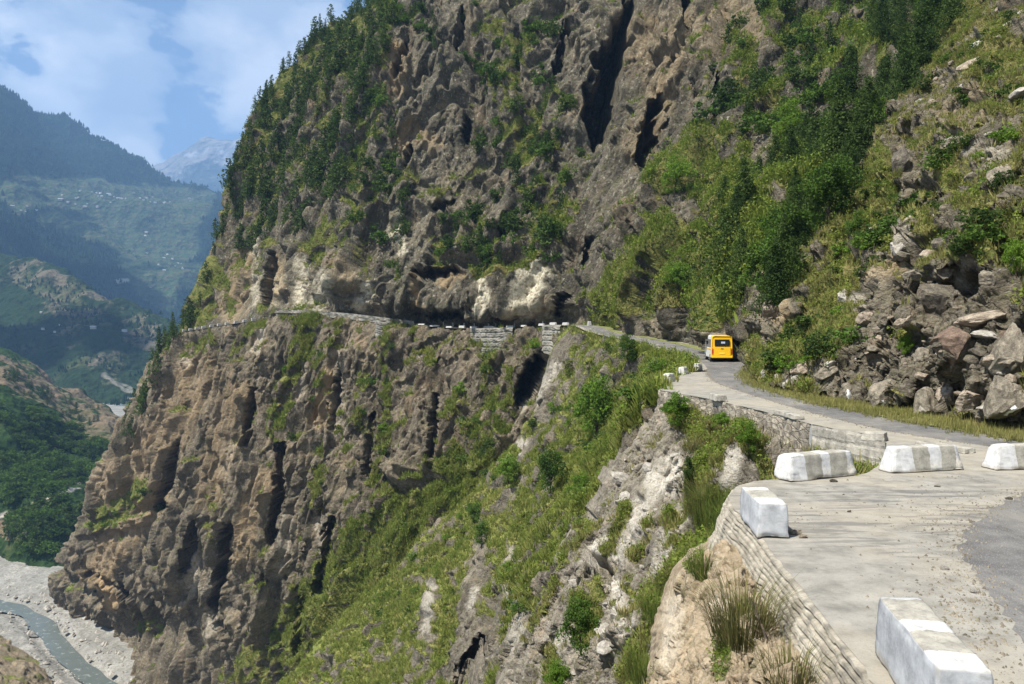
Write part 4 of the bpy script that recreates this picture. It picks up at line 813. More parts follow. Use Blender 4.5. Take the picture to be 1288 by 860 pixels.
f = bm.faces.new(secs[0]); f.material_index = 0; f = bm.faces.new(secs[-1][::-1]); f.material_index = 1
body = bm_obj('body', bm, [M['yel'], M['wht']], bus)
def part(name, mat, build, parent=bus, label=None):
    b = bmesh.new(); build(b); o = bm_obj(name, b, mat, parent)
    if label: o['label'] = label
    return o
part('rear_window', M['glass'], lambda b: box(b, -.70, .70, -.03, .08, 1.55, 2.20, 0, .03))
part('rear_sticker', M['sky_lens'], lambda b: box(b, -.10, .28, -.042, -.028, 1.80, 1.98, 0, .005))
part('rear_door', M['yel'], lambda b: (box(b, -.80, .80, -.012, .08, .62, 1.46, 0, .02)))
part('door_handle', M['blk'], lambda b: box(b, -.12, .12, -.04, -.008, 1.28, 1.33))
part('number_plate', M['pla'], lambda b: box(b, -.26, .26, -.035, -.010, .78, .91))
bp = part('bumper', M['yel'], lambda b: box(b, -.98, .98, -.10, .12, .40, .60, 0, .04))
for s in (-1, 1):
    tl_ = part('tail_light', M['red'], lambda b: box(b, min(s * .84, s * .96), max(s * .84, s * .96), -.02, .10, .82, 1.22, 0, .02))
    part('indicator', M['amb'], lambda b: box(b, min(s * .84, s * .96), max(s * .84, s * .96), -.025, .08, 1.235, 1.36, 0, .02), tl_)
    x0 = s * 1.0
    for (y0, y1) in ((.75, 1.85), (1.93, 2.95), (3.03, 4.05), (4.13, 5.0)):
        part('side_window', M['glass'], lambda b: box(b, min(x0 * .955, x0 * 1.025), max(x0 * .955, x0 * 1.025), y0, y1, 1.42, 2.20, 0, .02))
    part('side_stripe', M['yel'], lambda b: box(b, min(x0 * .99, x0 * 1.036), max(x0 * .99, x0 * 1.036), .6, 5.4, 1.20, 1.30))
    mr = part('mirror_arm', M['blk'], lambda b: cyl(b, (s * 1.0, 5.55, 1.9), (s * 1.28, 5.7, 1.95), .02, .02, 6))
    part('mirror', M['blk'], lambda b: box(b, s * 1.27 - .09, s * 1.27 + .09, 5.66, 5.74, 1.62, 1.98, 0, .02), mr)
    for y in (1.15, 5.1):
        wh = part('wheel', M['blk'], lambda b: cyl(b, (s * .78, y, .38), (s * 1.03, y, .38), .38, .38, 24))
        part('rim', M['met'], lambda b: cyl(b, (s * 1.0, y, .38), (s * 1.045, y, .38), .21, .19, 18), wh)
        part('hub', M['blk'], lambda b: cyl(b, (s * 1.03, y, .38), (s * 1.06, y, .38), .07, .06, 12), wh)
part('windscreen', M['glass'], lambda b: [b.faces.new([b.verts.new(c) for c in ((-.85, 6.14, 2.02), (.85, 6.14, 2.02), (.85, 6.47, 1.48), (-.85, 6.47, 1.48))])])
def rack(b):
    for s in (-1, 1):
        cyl(b, (s * .72, .35, H_ + .16), (s * .72, 4.6, H_ + .16), .022, .022, 6)
        for y in (.4, 1.6, 3.0, 4.5): cyl(b, (s * .72, y, H_ - .04), (s * .72, y, H_ + .16), .016, .016, 6)
    for y in np.linspace(.35, 4.6, 9): cyl(b, (-.72, y, H_ + .10), (.72, y, H_ + .10), .014, .014, 6)
part('roof_rack', M['met'], rack)
part('chassis', M['blk'], lambda b: box(b, -.85, .85, .2, 6.2, .26, .46))

# ================================================================ BOULDERS
def stone_mat(name, dark, mid, hi, unit=.6):
    t = NT(name); p = t.P(obj=True); a = t.noise(p, 1.3 / unit, 7, .68, .4); b = t.noise(p, 9 / unit, 5, .72); ps = t.P((1, 1, 3.0), (.5, .3, 0), True); s_ = t.noise(ps, 1.5 / unit, 5, .65)
    c = t.ramp(a, [(.32, dark), (.5, mid), (.68, hi)]); c = t.mix(t.ramp(b, [(.36, .7), (.52, 0.0)]), c, dark); c = t.mix(t.ramp(s_, [(.55, 0.0), (.70, .6)]), c, hi)
    c = t.mix(t.ramp(t.noise(p, .8 / unit, 3, .6), [(.55, 0.0), (.70, .4)]), c, (.12, .12, .06))
    cr = t.ramp(t.vor(ps, 1.0 / unit, 'DISTANCE_TO_EDGE'), [(0.0, 0.0), (.05, 1.0)])
    h = t.math('ADD', t.math('MULTIPLY', a, .7), t.math('MULTIPLY', b, .45)); h = t.math('ADD', h, t.math('MULTIPLY', s_, .4))
    t.bsdf(c, .92, .2, t.bump(h, .9, .10 * unit)); return t.m
M['s_grey'] = stone_mat('grey_stone', (.065, .055, .042), (.19, .165, .125), (.31, .27, .20)); M['s_tan'] = stone_mat('tan_stone', (.10, .08, .06), (.27, .22, .165), (.42, .36, .28))
M['s_red'] = stone_mat('rust_red_stone', (.07, .05, .038), (.165, .115, .085), (.25, .19, .14)); M['s_white'] = stone_mat('pale_stone', (.17, .15, .125), (.34, .315, .27), (.48, .455, .40)); M['s_dark'] = stone_mat('dark_stone', (.03, .026, .021), (.10, .087, .067), (.19, .165, .125))
M['limewash'] = plain('limewash', (.78, .78, .76), .8, .2)
def boulder_mesh(name, seed, mats, paint=None, det=4, slab=1.0, nplanes=24):
    rr = np.random.default_rng(seed); bm = bmesh.new(); bmesh.ops.create_icosphere(bm, subdivisions=det, radius=1.0)
    V = np.array([v.co[:] for v in bm.verts])
    V = V / np.max(np.abs(V), axis=1, keepdims=True) ** .55
    for _ in range(nplanes):
        n = rr.normal(size=3); n /= np.linalg.norm(n); h = rr.uniform(.48, .86); e = V @ n - h; V = V - np.outer(np.maximum(e, 0), n)
    V[:, :] += (V / (np.linalg.norm(V, axis=1, keepdims=True) + 1e-6)) * (.07 * fbm((V * 2.2 + seed * 3.1).astype(f32), 4, seed, .55) + .03 * ridged((V * np.array([1.5, 1.5, 5.0]) + seed).astype(f32), 2, seed + 1))[:, None]
    ex = np.max(np.abs(V), axis=0); V /= ex
    for v, c in zip(bm.verts, V): v.co = c
    if paint is not None:
        for f in bm.faces:
            c = f.calc_center_median()
            if c.y < -.1 and any(((c.x - a) / w) ** 2 + ((c.z - b) / h) ** 2 < 1 + .35 * math.sin(9 * c.x + 7 * c.z) for (a, b, w, h) in paint): f.material_index = 1
    me = bpy.data.meshes.new(name); bm.to_mesh(me); bm.free()
    for m in mats: me.materials.append(m)
    return me
def surf_at(px, py, sh, rad=3.0):
    S = SHEETS[sh]; m = (np.abs(S['px'] - px) < rad) & (np.abs(S['py'] - py) < rad) & (S['V'][:, 1] > 2)
    if not m.any(): return None
    i = np.where(m)[0]; return S['V'][i[np.argmin(S['V'][i, 1])]], S['N'][i[np.argmin(S['V'][i, 1])]]
def boulder(px, py, w, h, mat, label, seed, rot=0, paint=None, depth=.8, sink=.35, group=None, name='boulder', sheet_='roadside_bank', det=4):
    q = surf_at(px, py, sheet_, 4)
    if q is None: return None
    p, n = q; s = p[1] / F; sx, sz = w * s / 2, h * s / 2; sy = depth * max(sx, sz)
    me = boulder_mesh(name, seed, [M[mat], M['limewash']], paint, det)
    o = bpy.data.objects.new(name, me); COL.objects.link(o); o.scale = (sx, sy, sz); o.rotation_euler = (0, math.radians(rot), .15 * math.sin(seed)); o.location = Vector(p) + Vector((0, sy * sink, 0))
    return tag(o, label, 'boulder' if w > 14 else 'rock', group)
BL = [(1212, 430, 64, 72, 's_red', 'big upright rust red boulder in the roadside rock pile', 12), (1238, 399, 74, 30, 's_tan', 'broad tan slab lying on top of the rust red boulder', -6), (1240, 423, 42, 17, 's_white', 'pale flat block wedged under the broad tan slab', 8),
      (1264, 420, 20, 24, 's_red', 'small rust red block at the right end of the pale flat block', 10), (1182, 380, 62, 66, 's_dark', 'large dark square boulder above the rock pile', 6), (1161, 448, 28, 34, 's_grey', 'rounded grey boulder left of the rust red boulder', 0),
      (1170, 508, 40, 60, 's_grey', 'grey overhanging rock with a pale painted oval near the verge', 4), (1116, 500, 50, 52, 's_grey', 'sloping grey slab with two white paint dashes beside the verge', -18), (1258, 454, 44, 24, 's_tan', 'tan wedge rock below the rust red boulder on the right', 14),
      (1284, 440, 36, 90, 's_grey', 'tall grey rock face at the right edge above the road', 10), (1280, 506, 46, 70, 's_grey', 'grey rock with a white paint mark low at the right edge', 4), (1268, 224, 52, 42, 's_grey', 'large grey boulder high on the right edge of the slope', -12),
      (1140, 205, 34, 66, 's_dark', 'dark faced outcrop standing high on the slope', 6), (1208, 178, 46, 24, 's_grey', 'layered grey slab on the upper right slope', -4), (1248, 170, 24, 12, 's_white', 'thin pale slab right of the layered grey slab', 2),
      (1130, 310, 24, 28, 's_white', 'pale broken rock in the middle of the grassy slope', 12), (1064, 196, 32, 26, 's_grey', 'squat grey rock beside the tree band high on the slope', -20), (1194, 500, 24, 32, 's_tan', 'upright tan rock right of the painted oval rock', 10),
      (1228, 500, 42, 34, 's_tan', 'tan boulder below the big overhang near the right verge', -10), (1066, 494, 22, 24, 's_grey', 'small grey rock with a white paint spot beside the road', 0), (1046, 470, 46, 30, 's_grey', 'flat grey ledge rock above the verge', -24),
      (1010, 458, 48, 18, 's_tan', 'long tan slab slanting up from the verge', -26), (1200, 462, 30, 22, 's_grey', 'grey rock under the rust red boulder on the left', 16), (1246, 520, 36, 26, 's_grey', 'grey block near the verge at the right', 6), (1140, 400, 30, 22, 's_tan', 'tan rock left of the large dark boulder', -14),
      (1150, 350, 30, 20, 's_grey', 'grey rock perched above the large dark boulder', -10), (1092, 400, 34, 22, 's_tan', 'tan rock in the rubble chute of the bank', -20), (1060, 372, 22, 26, 's_white', 'pale rock in the scrub at mid bank', 10), (1200, 340, 40, 26, 's_grey', 'grey ledge rock above the broad tan slab', -8), (1245, 350, 36, 30, 's_grey', 'grey rock in the grass above the rock pile', 10),
      (968, 392, 26, 40, 's_tan', 'tan rock face beside the trees just right of the bus', 14)]
PAINT = {6: [(-.05, -.62, .34, .22)], 7: [(-.42, -.45, .13, .40), (.55, -.30, .11, .48)], 10: [(-.2, -.55, .16, .28)], 19: [(-.1, .1, .32, .55)]}
for i, (px_, py_, w_, h_, mt, lb, rt) in enumerate(BL):
    boulder(px_, py_, w_ * .84, h_ * .84, mt, lb, 100 + i, rt, PAINT.get(i), depth=1.0, sink=.66)
for i, (px_, py_, w_, h_, lb) in enumerate([(962, 467, 7, 12, 'slim white stone at the bend just right of the bus'), (976, 470, 9, 12, 'white stone second from the bus on the inside of the bend'), (986, 480, 12, 14, 'white cube like stone where the bank meets the inside verge'), (1000, 473, 16, 12, 'pale flat stone a little up the bank from the bend')]):
    boulder(px_, py_, w_, h_, 's_white', lb, 160 + i, 5, None, .8, .2, None, 'rock')
# individual loose rocks that read one by one on the bank and the spur
pool = [boulder_mesh('rock', 200 + i, [M[('s_grey', 's_tan', 's_white', 's_grey', 's_dark')[i % 5]]], None, 3) for i in range(10)]
def rocks(sh, poly, n, smin, smax, label, group, seed, pick=None):
    S = SHEETS[sh]; m = np.where(in_poly(S['px'], S['py'], poly) & (S['nz'] > .1))[0]
    if len(m) == 0: return
    rr = np.random.default_rng(seed); done = []
    for i in rr.permutation(m):
        p = S['V'][i]; q = (S['px'][i], S['py'][i])
        if any(abs(q[0] - a) + abs(q[1] - b) < 7 for a, b in done): continue
        done.append(q); s = smin * (smax / smin) ** (rr.random() ** 1.6)
        o = bpy.data.objects.new('rock', pool[(rr.integers(0, 10) if pick is None else rr.choice(pick))]); COL.objects.link(o)
        o.location = p + S['N'][i] * s * .15; o.scale = (s * rr.uniform(.7, 1.3), s * rr.uniform(.6, 1), s * rr.uniform(.4, .8)); o.rotation_euler = (rr.uniform(-.5, .5), rr.uniform(-.5, .5), rr.uniform(0, 6))
        tag(o, label, 'rock', group)
        if len(done) >= n: break
rocks('roadside_bank', [(1040, 250), (1130, 240), (1288, 180), (1288, 330), (1150, 350), (1080, 400), (1030, 380)], 70, .12, .8, 'loose angular rock in the grass of the upper right slope', 'rocks on the upper right slope', 1)
rocks('roadside_bank', [(1000, 440), (1100, 380), (1180, 430), (1288, 450), (1288, 540), (1180, 525), (1060, 500)], 110, .08, .5, 'loose angular rock in the rubble beside the road', 'rubble rocks beside the road', 2)
rocks('roadside_bank', [(1180, 20), (1288, 0), (1288, 150), (1130, 150)], 36, .4, 1.3, 'pale flat rock on the dry top of the right slope', 'rocks on the dry slope top', 3, [1, 2, 6, 7])
rocks('rocky_spur', [(760, 580), (860, 570), (820, 700), (790, 840), (700, 860), (720, 700)], 40, .15, .6, 'pale broken rock on the white rock spur', 'pale rocks on the spur', 4, [2, 7])
# ================================================================ FAR VALLEY
def far_mat(name, woods, field, dry, bare, unit, snow=False):
    """forested mountain side: 'veg' = terraces and clearings, 'tan' = bare scree, 'pale' = road cut or snow"""
    t = NT(name); p = t.P(); a = t.noise(p, 1 / unit, 6, .65); b = t.noise(p, 7 / unit, 5, .7); v = t.vor(p, 11 / unit, 'F1')
    w = t.ramp(b, [(.35, tuple(.55 * x for x in woods)), (.6, woods)]); w = t.mix(t.ramp(v, [(.1, .5), (.5, 0.0)]), w, tuple(.5 * x for x in woods))
    f = t.mix(t.ramp(b, [(.42, 0.0), (.60, 1.0)]), field, dry); f = t.mix(t.ramp(t.vor(t.P((1, 1, 3)), 6 / unit, 'F1', 1), [(.3, 0.0), (.8, .5)]), f, woods)
    c = t.mix(t.ramp(t.math('ADD', t.attr('veg'), t.math('MULTIPLY', t.math('SUBTRACT', a, .5), 1.2)), [(.40, 0.0), (.62, 1.0)]), w, f)
    sc = t.mix(t.ramp(b, [(.4, 0.0), (.62, 1.0)]), bare, tuple(1.3 * x for x in bare)); sc = t.mix(t.ramp(a, [(.5, 0.0), (.68, .7)]), sc, woods)
    c = t.mix(t.ramp(t.math('ADD', t.attr('tan'), t.math('MULTIPLY', t.math('SUBTRACT', b, .5), .9)), [(.40, 0.0), (.6, 1.0)]), c, sc)
    c = t.mix(t.attr('pale'), c, (.30, .31, .33) if snow else (.46, .42, .36))
    t.bsdf(c, 1.0, .05, t.bump(t.math('ADD', b, t.math('MULTIPLY', v, .6)), .8, .09 * unit)); return t.m
M['m_snow'] = far_mat('snow_peak', (.06, .07, .06), (.12, .12, .10), (.14, .13, .11), (.20, .19, .18), 900, True)
M['m_far'] = far_mat('far_forest', (.016, .034, .018), (.050, .085, .034), (.09, .09, .05), (.14, .12, .085), 230)
M['m_mid'] = far_mat('scree_spur', (.024, .045, .018), (.06, .080, .030), (.09, .085, .045), (.115, .10, .068), 120)
M['m_hill'] = far_mat('wooded_hill', (.030, .058, .018), (.07, .10, .030), (.10, .088, .042), (.15, .115, .075), 60)
def mt_disp(a1, u1, a2, u2, seed):
    def fn(p, px, py, ur, uc):
        return a1 * ridged(p * np.array([1, 1, .5], f32) / u1, 4, seed, .5) + a2 * fbm(p / u2, 4, seed + 9, .55)
    return fn
def mv(lst, base=0.0, k=.5, u=200.0, seed=1):
    def fn(V, px, py, nz=None, D=None):
        j = 7 * gn(V / u, seed); j2 = 5 * gn(V / u, seed + 1)
        return np.clip(base + strokes(px + j, py + j2, lst) + k * fbm(V / u, 3, seed + 2), -.3, 1.3)
    return fn
R0 = [(120, 236), (190, 214), (222, 199), (246, 186), (266, 181.5), (292, 183), (322, 176), (370, 200), (460, 215)]
sheet('snow_mountain', [[(x, y + 30, 12900) for x, y in R0], [(x, y, 11800) for x, y in R0], [(x, y + 22, 11200) for x, y in R0], [(x, 262, 10500) for x, y in R0], [(x, 330, 9000) for x, y in R0]], 1.5,
      mt_disp(150, 1500, 50, 500, 3), mv([], 0, .3, 900), M['m_snow'], stroke_fn([([(246, 190), (238, 197)], 3.5, 1.0), ([(278, 186), (285, 196)], 3, .9), ([(283, 206), (286, 208)], 4, 1.0), ([(262, 184), (258, 190)], 2.5, .8), ([(300, 185), (310, 192)], 5, 1.0)], 600, 5), mv([], .5, .4, 900))
R1 = [(-160, 20), (-70, 76), (0, 125), (26, 139), (50, 157), (72, 157.5), (110, 177), (150, 195.5), (200, 216.5), (250, 233), (290, 246), (350, 262), (440, 280)]
nR = len(R1); dR = np.linspace(4700, 6000, nR)
def lerp_rows(y, d0, d1, dy=0): return [(R1[i][0], y + dy * (i - 4), d0 + (d1 - d0) * i / (nR - 1)) for i in range(nR)]
M1rows = [[(x, y + 60, d + 900) for (x, y), d in zip(R1, dR)], [(x, y, d) for (x, y), d in zip(R1, dR)], [(x, y + 26 + .1 * (250 - y), d - 420) for (x, y), d in zip(R1, dR)],
          lerp_rows(235, 3950, 5100, 6), lerp_rows(285, 3500, 4600, 6), lerp_rows(335, 3150, 4100, 5), lerp_rows(390, 2900, 3700, 4), lerp_rows(450, 2750, 3400, 2), lerp_rows(540, 2600, 3100)]
sheet('mountain', M1rows, 1.5, mt_disp(75, 800, 26, 190, 5), mv([([(20, 240), (110, 248), (190, 255), (240, 262)], 26, 1.0), ([(30, 215), (20, 260)], 16, .6), ([(150, 285), (220, 310)], 36, .9), ([(60, 275), (120, 290)], 18, .7), ([(190, 345), (240, 340)], 24, .6), ([(215, 245), (262, 250)], 12, .9), ([(160, 330), (205, 372)], 22, .6)], -.05, .45, 330, 7),
      M['m_far'], stroke_fn([([(150, 352), (158, 350)], 4, .8)], 200, 9), mv([([(95, 243), (150, 240)], 8, .35)], -.1, .25, 200, 9))
R2 = [(-130, 268), (-60, 296), (0, 323), (30, 333), (62, 341), (100, 358), (140, 377), (180, 395), (214, 408), (240, 432), (260, 470)]
d2 = np.linspace(2500, 1750, len(R2)); b2 = [(-130, 480), (-60, 500), (0, 520), (30, 524), (60, 526), (92, 528), (122, 528), (145, 526), (166, 524), (190, 535), (215, 550)]
def r2(t, k): return [(R2[i][0] + (b2[i][0] - R2[i][0]) * t, R2[i][1] + (b2[i][1] - R2[i][1]) * t + k * 6 * math.sin(i * 1.7 + 3 * t), d2[i] + (1480 - .0 * i - d2[i]) * t ** .9) for i in range(len(R2))]
sheet('valley_spur', [[(x, y + 40, d + 500) for (x, y), d in zip(R2, d2)], r2(0, 0), r2(.2, .4), r2(.42, .6), r2(.65, .5), r2(.85, .2), r2(1.0, 0)], 1.4, mt_disp(34, 300, 11, 75, 11),
      mv([([(20, 345), (120, 400)], 14, .5)], .25, .5, 120, 12), M['m_mid'], stroke_fn([([(130, 470), (160, 490), (175, 500)], 3, .35)], 60, 13),
      mv([([(30, 340), (120, 385), (200, 430)], 26, .55), ([(60, 380), (140, 460)], 30, .45), ([(0, 345)], 14, .4), ([(10, 420), (80, 470), (130, 512)], 22, -.7)], -.12, .42, 90, 14))
R3 = [(-160, 440), (-80, 438), (0, 446), (34, 464), (60, 481), (100, 500), (128, 512), (150, 530), (172, 560), (200, 610), (240, 660)]
b3 = [(-160, 660), (-80, 676), (0, 692), (22, 702), (40, 714), (64, 722), (86, 716), (104, 704), (122, 696), (150, 696), (190, 706)]
d3 = np.linspace(1150, 760, len(R3))
def r3(t, k=0):
    out = []
    for (x0, y0), (x1, y1), d0 in zip(R3, b3, d3):
        y = y0 + (y1 - y0) * t; z0 = -(y0 - 410) * d0 / 1000; z = z0 + (-151 - z0) * t; out.append((x0 + (x1 - x0) * t + k * math.sin(x0 * .05), y, -z * 1000 / (y - 410)))
    return out
sheet('wooded_hillside', [[(x + 20, y + 50, d + 260) for (x, y), d in zip(R3, d3)], r3(0), r3(.15, 3), r3(.32, 4), r3(.5, 4), r3(.68, 3), r3(.85, 2), r3(1.0), r3(1.12)], 1.3, mt_disp(13, 110, 4.5, 30, 21),
      mv([([(40, 545), (70, 560)], 14, .5)], .15, .5, 40, 22), M['m_hill'], stroke_fn([([(-20, 652), (34, 640), (60, 628), (98, 613)], 3.6, 1.0)], 20, 23),
      mv([([(0, 462), (60, 492), (120, 515), (150, 540)], 24, .7), ([(0, 665), (40, 680)], 12, .7), ([(60, 645), (30, 652)], 8, .6), ([(90, 530), (130, 560)], 20, .6)], -.1, .4, 30, 24))
# valley floor, river and its near bank
def bed(px, py, z=-150.0): return P(px, py, -z * F / (py - HY))
bm = bmesh.new()
xs = np.r_[np.linspace(-1500, -420, 14), np.linspace(-400, -60, 260), np.linspace(-40, 900, 10)]; ysb = np.r_[np.linspace(240, 620, 300), np.linspace(640, 1500, 60), np.linspace(1600, 2600, 12)]
X, Y = np.meshgrid(xs, ysb); Vb = np.stack([X, Y, np.full_like(X, -150.0)], -1).reshape(-1, 3)
river_px = [(-160, 738), (-60, 745), (0, 758), (36, 770), (60, 792), (78, 815), (104, 840), (140, 868), (190, 905), (260, 950)]
riv = [bed(*q) for q in river_px]; rx, ry = [q[0] for q in riv], [q[1] for q in riv]
dd_, _, _ = seg_dist(Vb[:, 0], Vb[:, 1], list(zip(rx, ry)))
bp_ = Vb.astype(f32); F1, F2, r_, tl_ = voro(bp_ * np.array([.35, .35, .35], f32), 5)
Vb[:, 2] += 1.4 * fbm(bp_ / 26, 4, 3) + .55 * sstep(.45, .1, F1) * (r_ > .45) * (.4 + r_) + .35 * fbm(bp_ / 3, 2, 9) - 2.4 * (1 - sstep(5, 11, dd_)) + .9 * sstep(8, 30, dd_)
idx = np.arange(len(Vb)).reshape(X.shape); Q = np.stack([idx[:-1, :-1], idx[:-1, 1:], idx[1:, 1:], idx[1:, :-1]], -1).reshape(-1, 4)
t = NT('river_gravel'); p = t.P(); a = t.noise(p, .05, 6, .65); b = t.vor(p, .55, 'F1', 1); c_ = t.noise(p, .9, 5, .7)
c = t.ramp(a, [(.35, (.20, .195, .175)), (.55, (.30, .29, .262)), (.7, (.38, .365, .33))]); c = t.mix(t.ramp(b, [(.2, .45), (.6, 0.0)]), c, (.20, .19, .17)); c = t.mix(t.ramp(c_, [(.48, 0.0), (.64, .75)]), c, (.13, .13, .11)); c = t.mix(t.ramp(t.noise(p, .22, 5, .7), [(.5, 0.0), (.66, .6)]), c, (.15, .15, .12))
t.bsdf(c, .95, .1, t.bump(c_, .9, .5)); M['gravel'] = t.m
tag(new_obj('riverbed', fast_mesh('riverbed', Vb, Q), M['gravel']), None, None, None, 'structure')
t = NT('glacial_water'); p = t.P(); w1 = t.noise(p, .35, 5, .65, .6); w2 = t.noise(p, .12, 4, .6)
c = t.mix(t.ramp(w1, [(.57, 0.0), (.68, .8)]), (.105, .122, .112), (.40, .42, .40)); c = t.mix(t.ramp(w2, [(.4, .5), (.6, 0.0)]), c, (.085, .105, .10))
t.bsdf(c, .25, .5, t.bump(w1, .5, .4)); M['water'] = t.m
rv = np.array(riv); tq = np.arange(0, len(rv) - .999, .1); rq = pchip_rows(rv, tq); tn = np.gradient(rq[:, :2], axis=0); tn /= np.linalg.norm(tn, axis=1, keepdims=True); nn = np.stack([-tn[:, 1], tn[:, 0]], -1)
hw = 4.8 + 2.0 * gn(np.c_[tq * 1.5, tq * 0, tq * 0].astype(f32), 4); A_ = rq.copy(); B_ = rq.copy(); A_[:, :2] += nn * hw[:, None]; B_[:, :2] -= nn * hw[:, None]
A_[:, 2] = B_[:, 2] = -151.0
strip('river', A_, B_, M['water'], 6, 0, 0)
far_r = [P(150, 524, 1420), P(156, 510, 1480), P(163, 497, 1560), P(150, 488, 1640)]; fr = np.array(far_r); strip('river_far', fr + np.array([-9, 0, 0]), fr + np.array([9, 0, 0]), M['water'], 1)
N4 = [[(-260, 700, 330), (-120, 740, 350), (-40, 775, 355), (0, 796, 352), (26, 816, 345), (48, 838, 336), (66, 866, 325), (80, 900, 306), (100, 960, 275)],
      [(-260, 760, 300), (-120, 790, 318), (-40, 815, 322), (-10, 830, 320), (10, 848, 314), (28, 866, 306), (44, 890, 296), (56, 930, 276), (70, 990, 250)],
      [(-260, 900, 250), (-120, 900, 270), (-60, 900, 275), (-30, 910, 270), (-10, 925, 265), (6, 940, 258), (20, 960, 250), (30, 1000, 232), (40, 1060, 215)]]
sheet('river_bank', N4, 1.5, cliff_disp(6, (1.2, .8, .4, 0, .4), 31), lambda V, px, py, nz, D: np.clip(.25 + .5 * fbm(V / 9, 4, 3), 0, 1), M['green'], None, lambda V, px, py: np.full(len(V), .4))
rrb = np.random.default_rng(8); nb_ = 9000; q_ = np.stack([rrb.uniform(-420, -60, nb_), rrb.uniform(300, 620, nb_)], -1); d_, _, _ = seg_dist(q_[:, 0], q_[:, 1], list(zip(rx, ry))); q_ = q_[d_ > 5]; nb_ = len(q_); s_b = .35 + 1.5 * rrb.random(nb_) ** 5
o8 = np.array([[1, 0, 0], [-1, 0, 0], [0, 1, 0], [0, -1, 0], [0, 0, .8], [0, 0, -.5]]); V_ = np.c_[q_, np.full(nb_, -149.7) + 1.4 * fbm(np.c_[q_, np.full(nb_, -150)].astype(f32) / 26, 4, 3)][:, None] + o8[None] * s_b[:, None, None] * rrb.uniform(.6, 1.4, (nb_, 6, 1))
T_ = (np.arange(nb_)[:, None, None] * 6 + np.array([[0, 2, 4], [2, 1, 4], [1, 3, 4], [3, 0, 4], [2, 0, 5], [1, 2, 5], [3, 1, 5], [0, 3, 5]])[None]).reshape(-1, 3)
tag(new_obj('river_boulders', fast_mesh('river_boulders', V_.reshape(-1, 3), T_), M['s_white']), 'grey and white boulders strewn over the river bed', 'river boulders', None, 'stuff')
# houses of the hillside village, one by one
t = NT('village_wall'); oi = t.n('ShaderNodeObjectInfo'); c = t.ramp(oi.outputs['Random'], [(0, (.42, .41, .38)), (.4, (.28, .26, .23)), (.7, (.36, .38, .41)), (1.0, (.6, .6, .6))]); t.bsdf(c, .8); M['vill'] = t.m
t = NT('village_roof'); oi = t.n('ShaderNodeObjectInfo'); c = t.ramp(oi.outputs['Random'], [(0, (.25, .26, .28)), (.35, (.5, .51, .52)), (.6, (.18, .16, .15)), (.85, (.30, .33, .38)), (1.0, (.66, .66, .66))]); t.bsdf(c, .5); M['vroof'] = t.m
hb = bmesh.new(); box(hb, -7, 7, -4.5, 4.5, -3, 6)
rv_ = [hb.verts.new(c) for c in ((-8, -5.5, 5.8), (8, -5.5, 5.8), (8, 5.5, 5.8), (-8, 5.5, 5.8), (-8, 0, 9), (8, 0, 9))]
for q in ((0, 1, 5, 4), (2, 3, 4, 5), (1, 2, 5), (3, 0, 4), (3, 2, 1, 0)): f = hb.faces.new([rv_[i] for i in q]); f.material_index = 1
hme = bpy.data.meshes.new('house'); hb.to_mesh(hme); hb.free(); hme.materials.append(M['vill']); hme.materials.append(M['vroof'])
def houses(sh, poly, n, label, group, seed, s0=.9):
    S = SHEETS[sh]; m = np.where(in_poly(S['px'], S['py'], poly))[0]; rr = np.random.default_rng(seed)
    for i in rr.choice(m, min(n, len(m)), replace=False):
        o = bpy.data.objects.new('house', hme); COL.objects.link(o); s = .66 * s0 * rr.uniform(.7, 1.5); o.location = S['V'][i] + S['N'][i] * 1.5; o.scale = (s * rr.uniform(.8, 1.5), s, s); o.rotation_euler = (0, 0, rr.uniform(-.7, .7)); tag(o, label, 'house', group)
houses('mountain', [(70, 246), (100, 240), (160, 247), (165, 262), (120, 264), (76, 256)], 44, 'tiny pale house in the village cluster on the far mountain side', 'houses of the village cluster', 3, 1.1)
houses('mountain', [(140, 236), (250, 240), (262, 262), (190, 268)], 22, 'tiny house among terraces right of the far village', 'houses on the terraces right of the village', 4)
houses('mountain', [(160, 280), (245, 300), (250, 350), (190, 372)], 14, 'scattered white house low on the far mountain', 'scattered houses below the terraces', 5)
houses('mountain', [(0, 240), (60, 246), (60, 285), (0, 280)], 10, 'lone tiny house left of the far village', 'houses left of the village', 6)
houses('valley_spur', [(0, 375), (40, 420), (130, 440), (210, 420), (150, 390)], 9, 'white house dot on the brown valley spur', 'houses on the brown spur', 7, .7)
# woods of the far slopes: too many to count
def cones(name, sh, n, hmin, hmax, wsel, label, seed, mat, k=5, ratio=.28):
    S = SHEETS[sh]; rr = np.random.default_rng(seed); ok = np.where(wsel(S))[0]; i = rr.choice(ok, n); p = S['V'][i] + rr.normal(size=(n, 3)) * [hmax * .4, hmax * .4, 0]; h = rr.uniform(hmin, hmax, n); r = h * ratio * rr.uniform(.7, 1.3, n)
    a = np.arange(k) * 2 * np.pi / k; ring = np.stack([np.cos(a), np.sin(a), 0 * a], -1)
    jit = rr.uniform(.7, 1.3, (n, k, 1)); base = p[:, None] + ring[None] * r[:, None, None] * jit + np.array([0, 0, 1])[None, None] * (h * .12)[:, None, None]
    tip = p[:, None] + np.array([0, 0, 1.0])[None, None] * h[:, None, None]; V = np.concatenate([base, tip, p[:, None]], 1).reshape(-1, 3)
    o0 = np.arange(n)[:, None] * (k + 2); j = np.arange(k); T = np.stack([o0 + j, o0 + (j + 1) % k, np.broadcast_to(o0 + k, (n, k))], -1).reshape(-1, 3)
    return tag(new_obj(name, fast_mesh(name, V, T, False, {'shade': np.repeat(rr.random(n), k + 2)}), mat), label, 'forest', None, 'stuff')
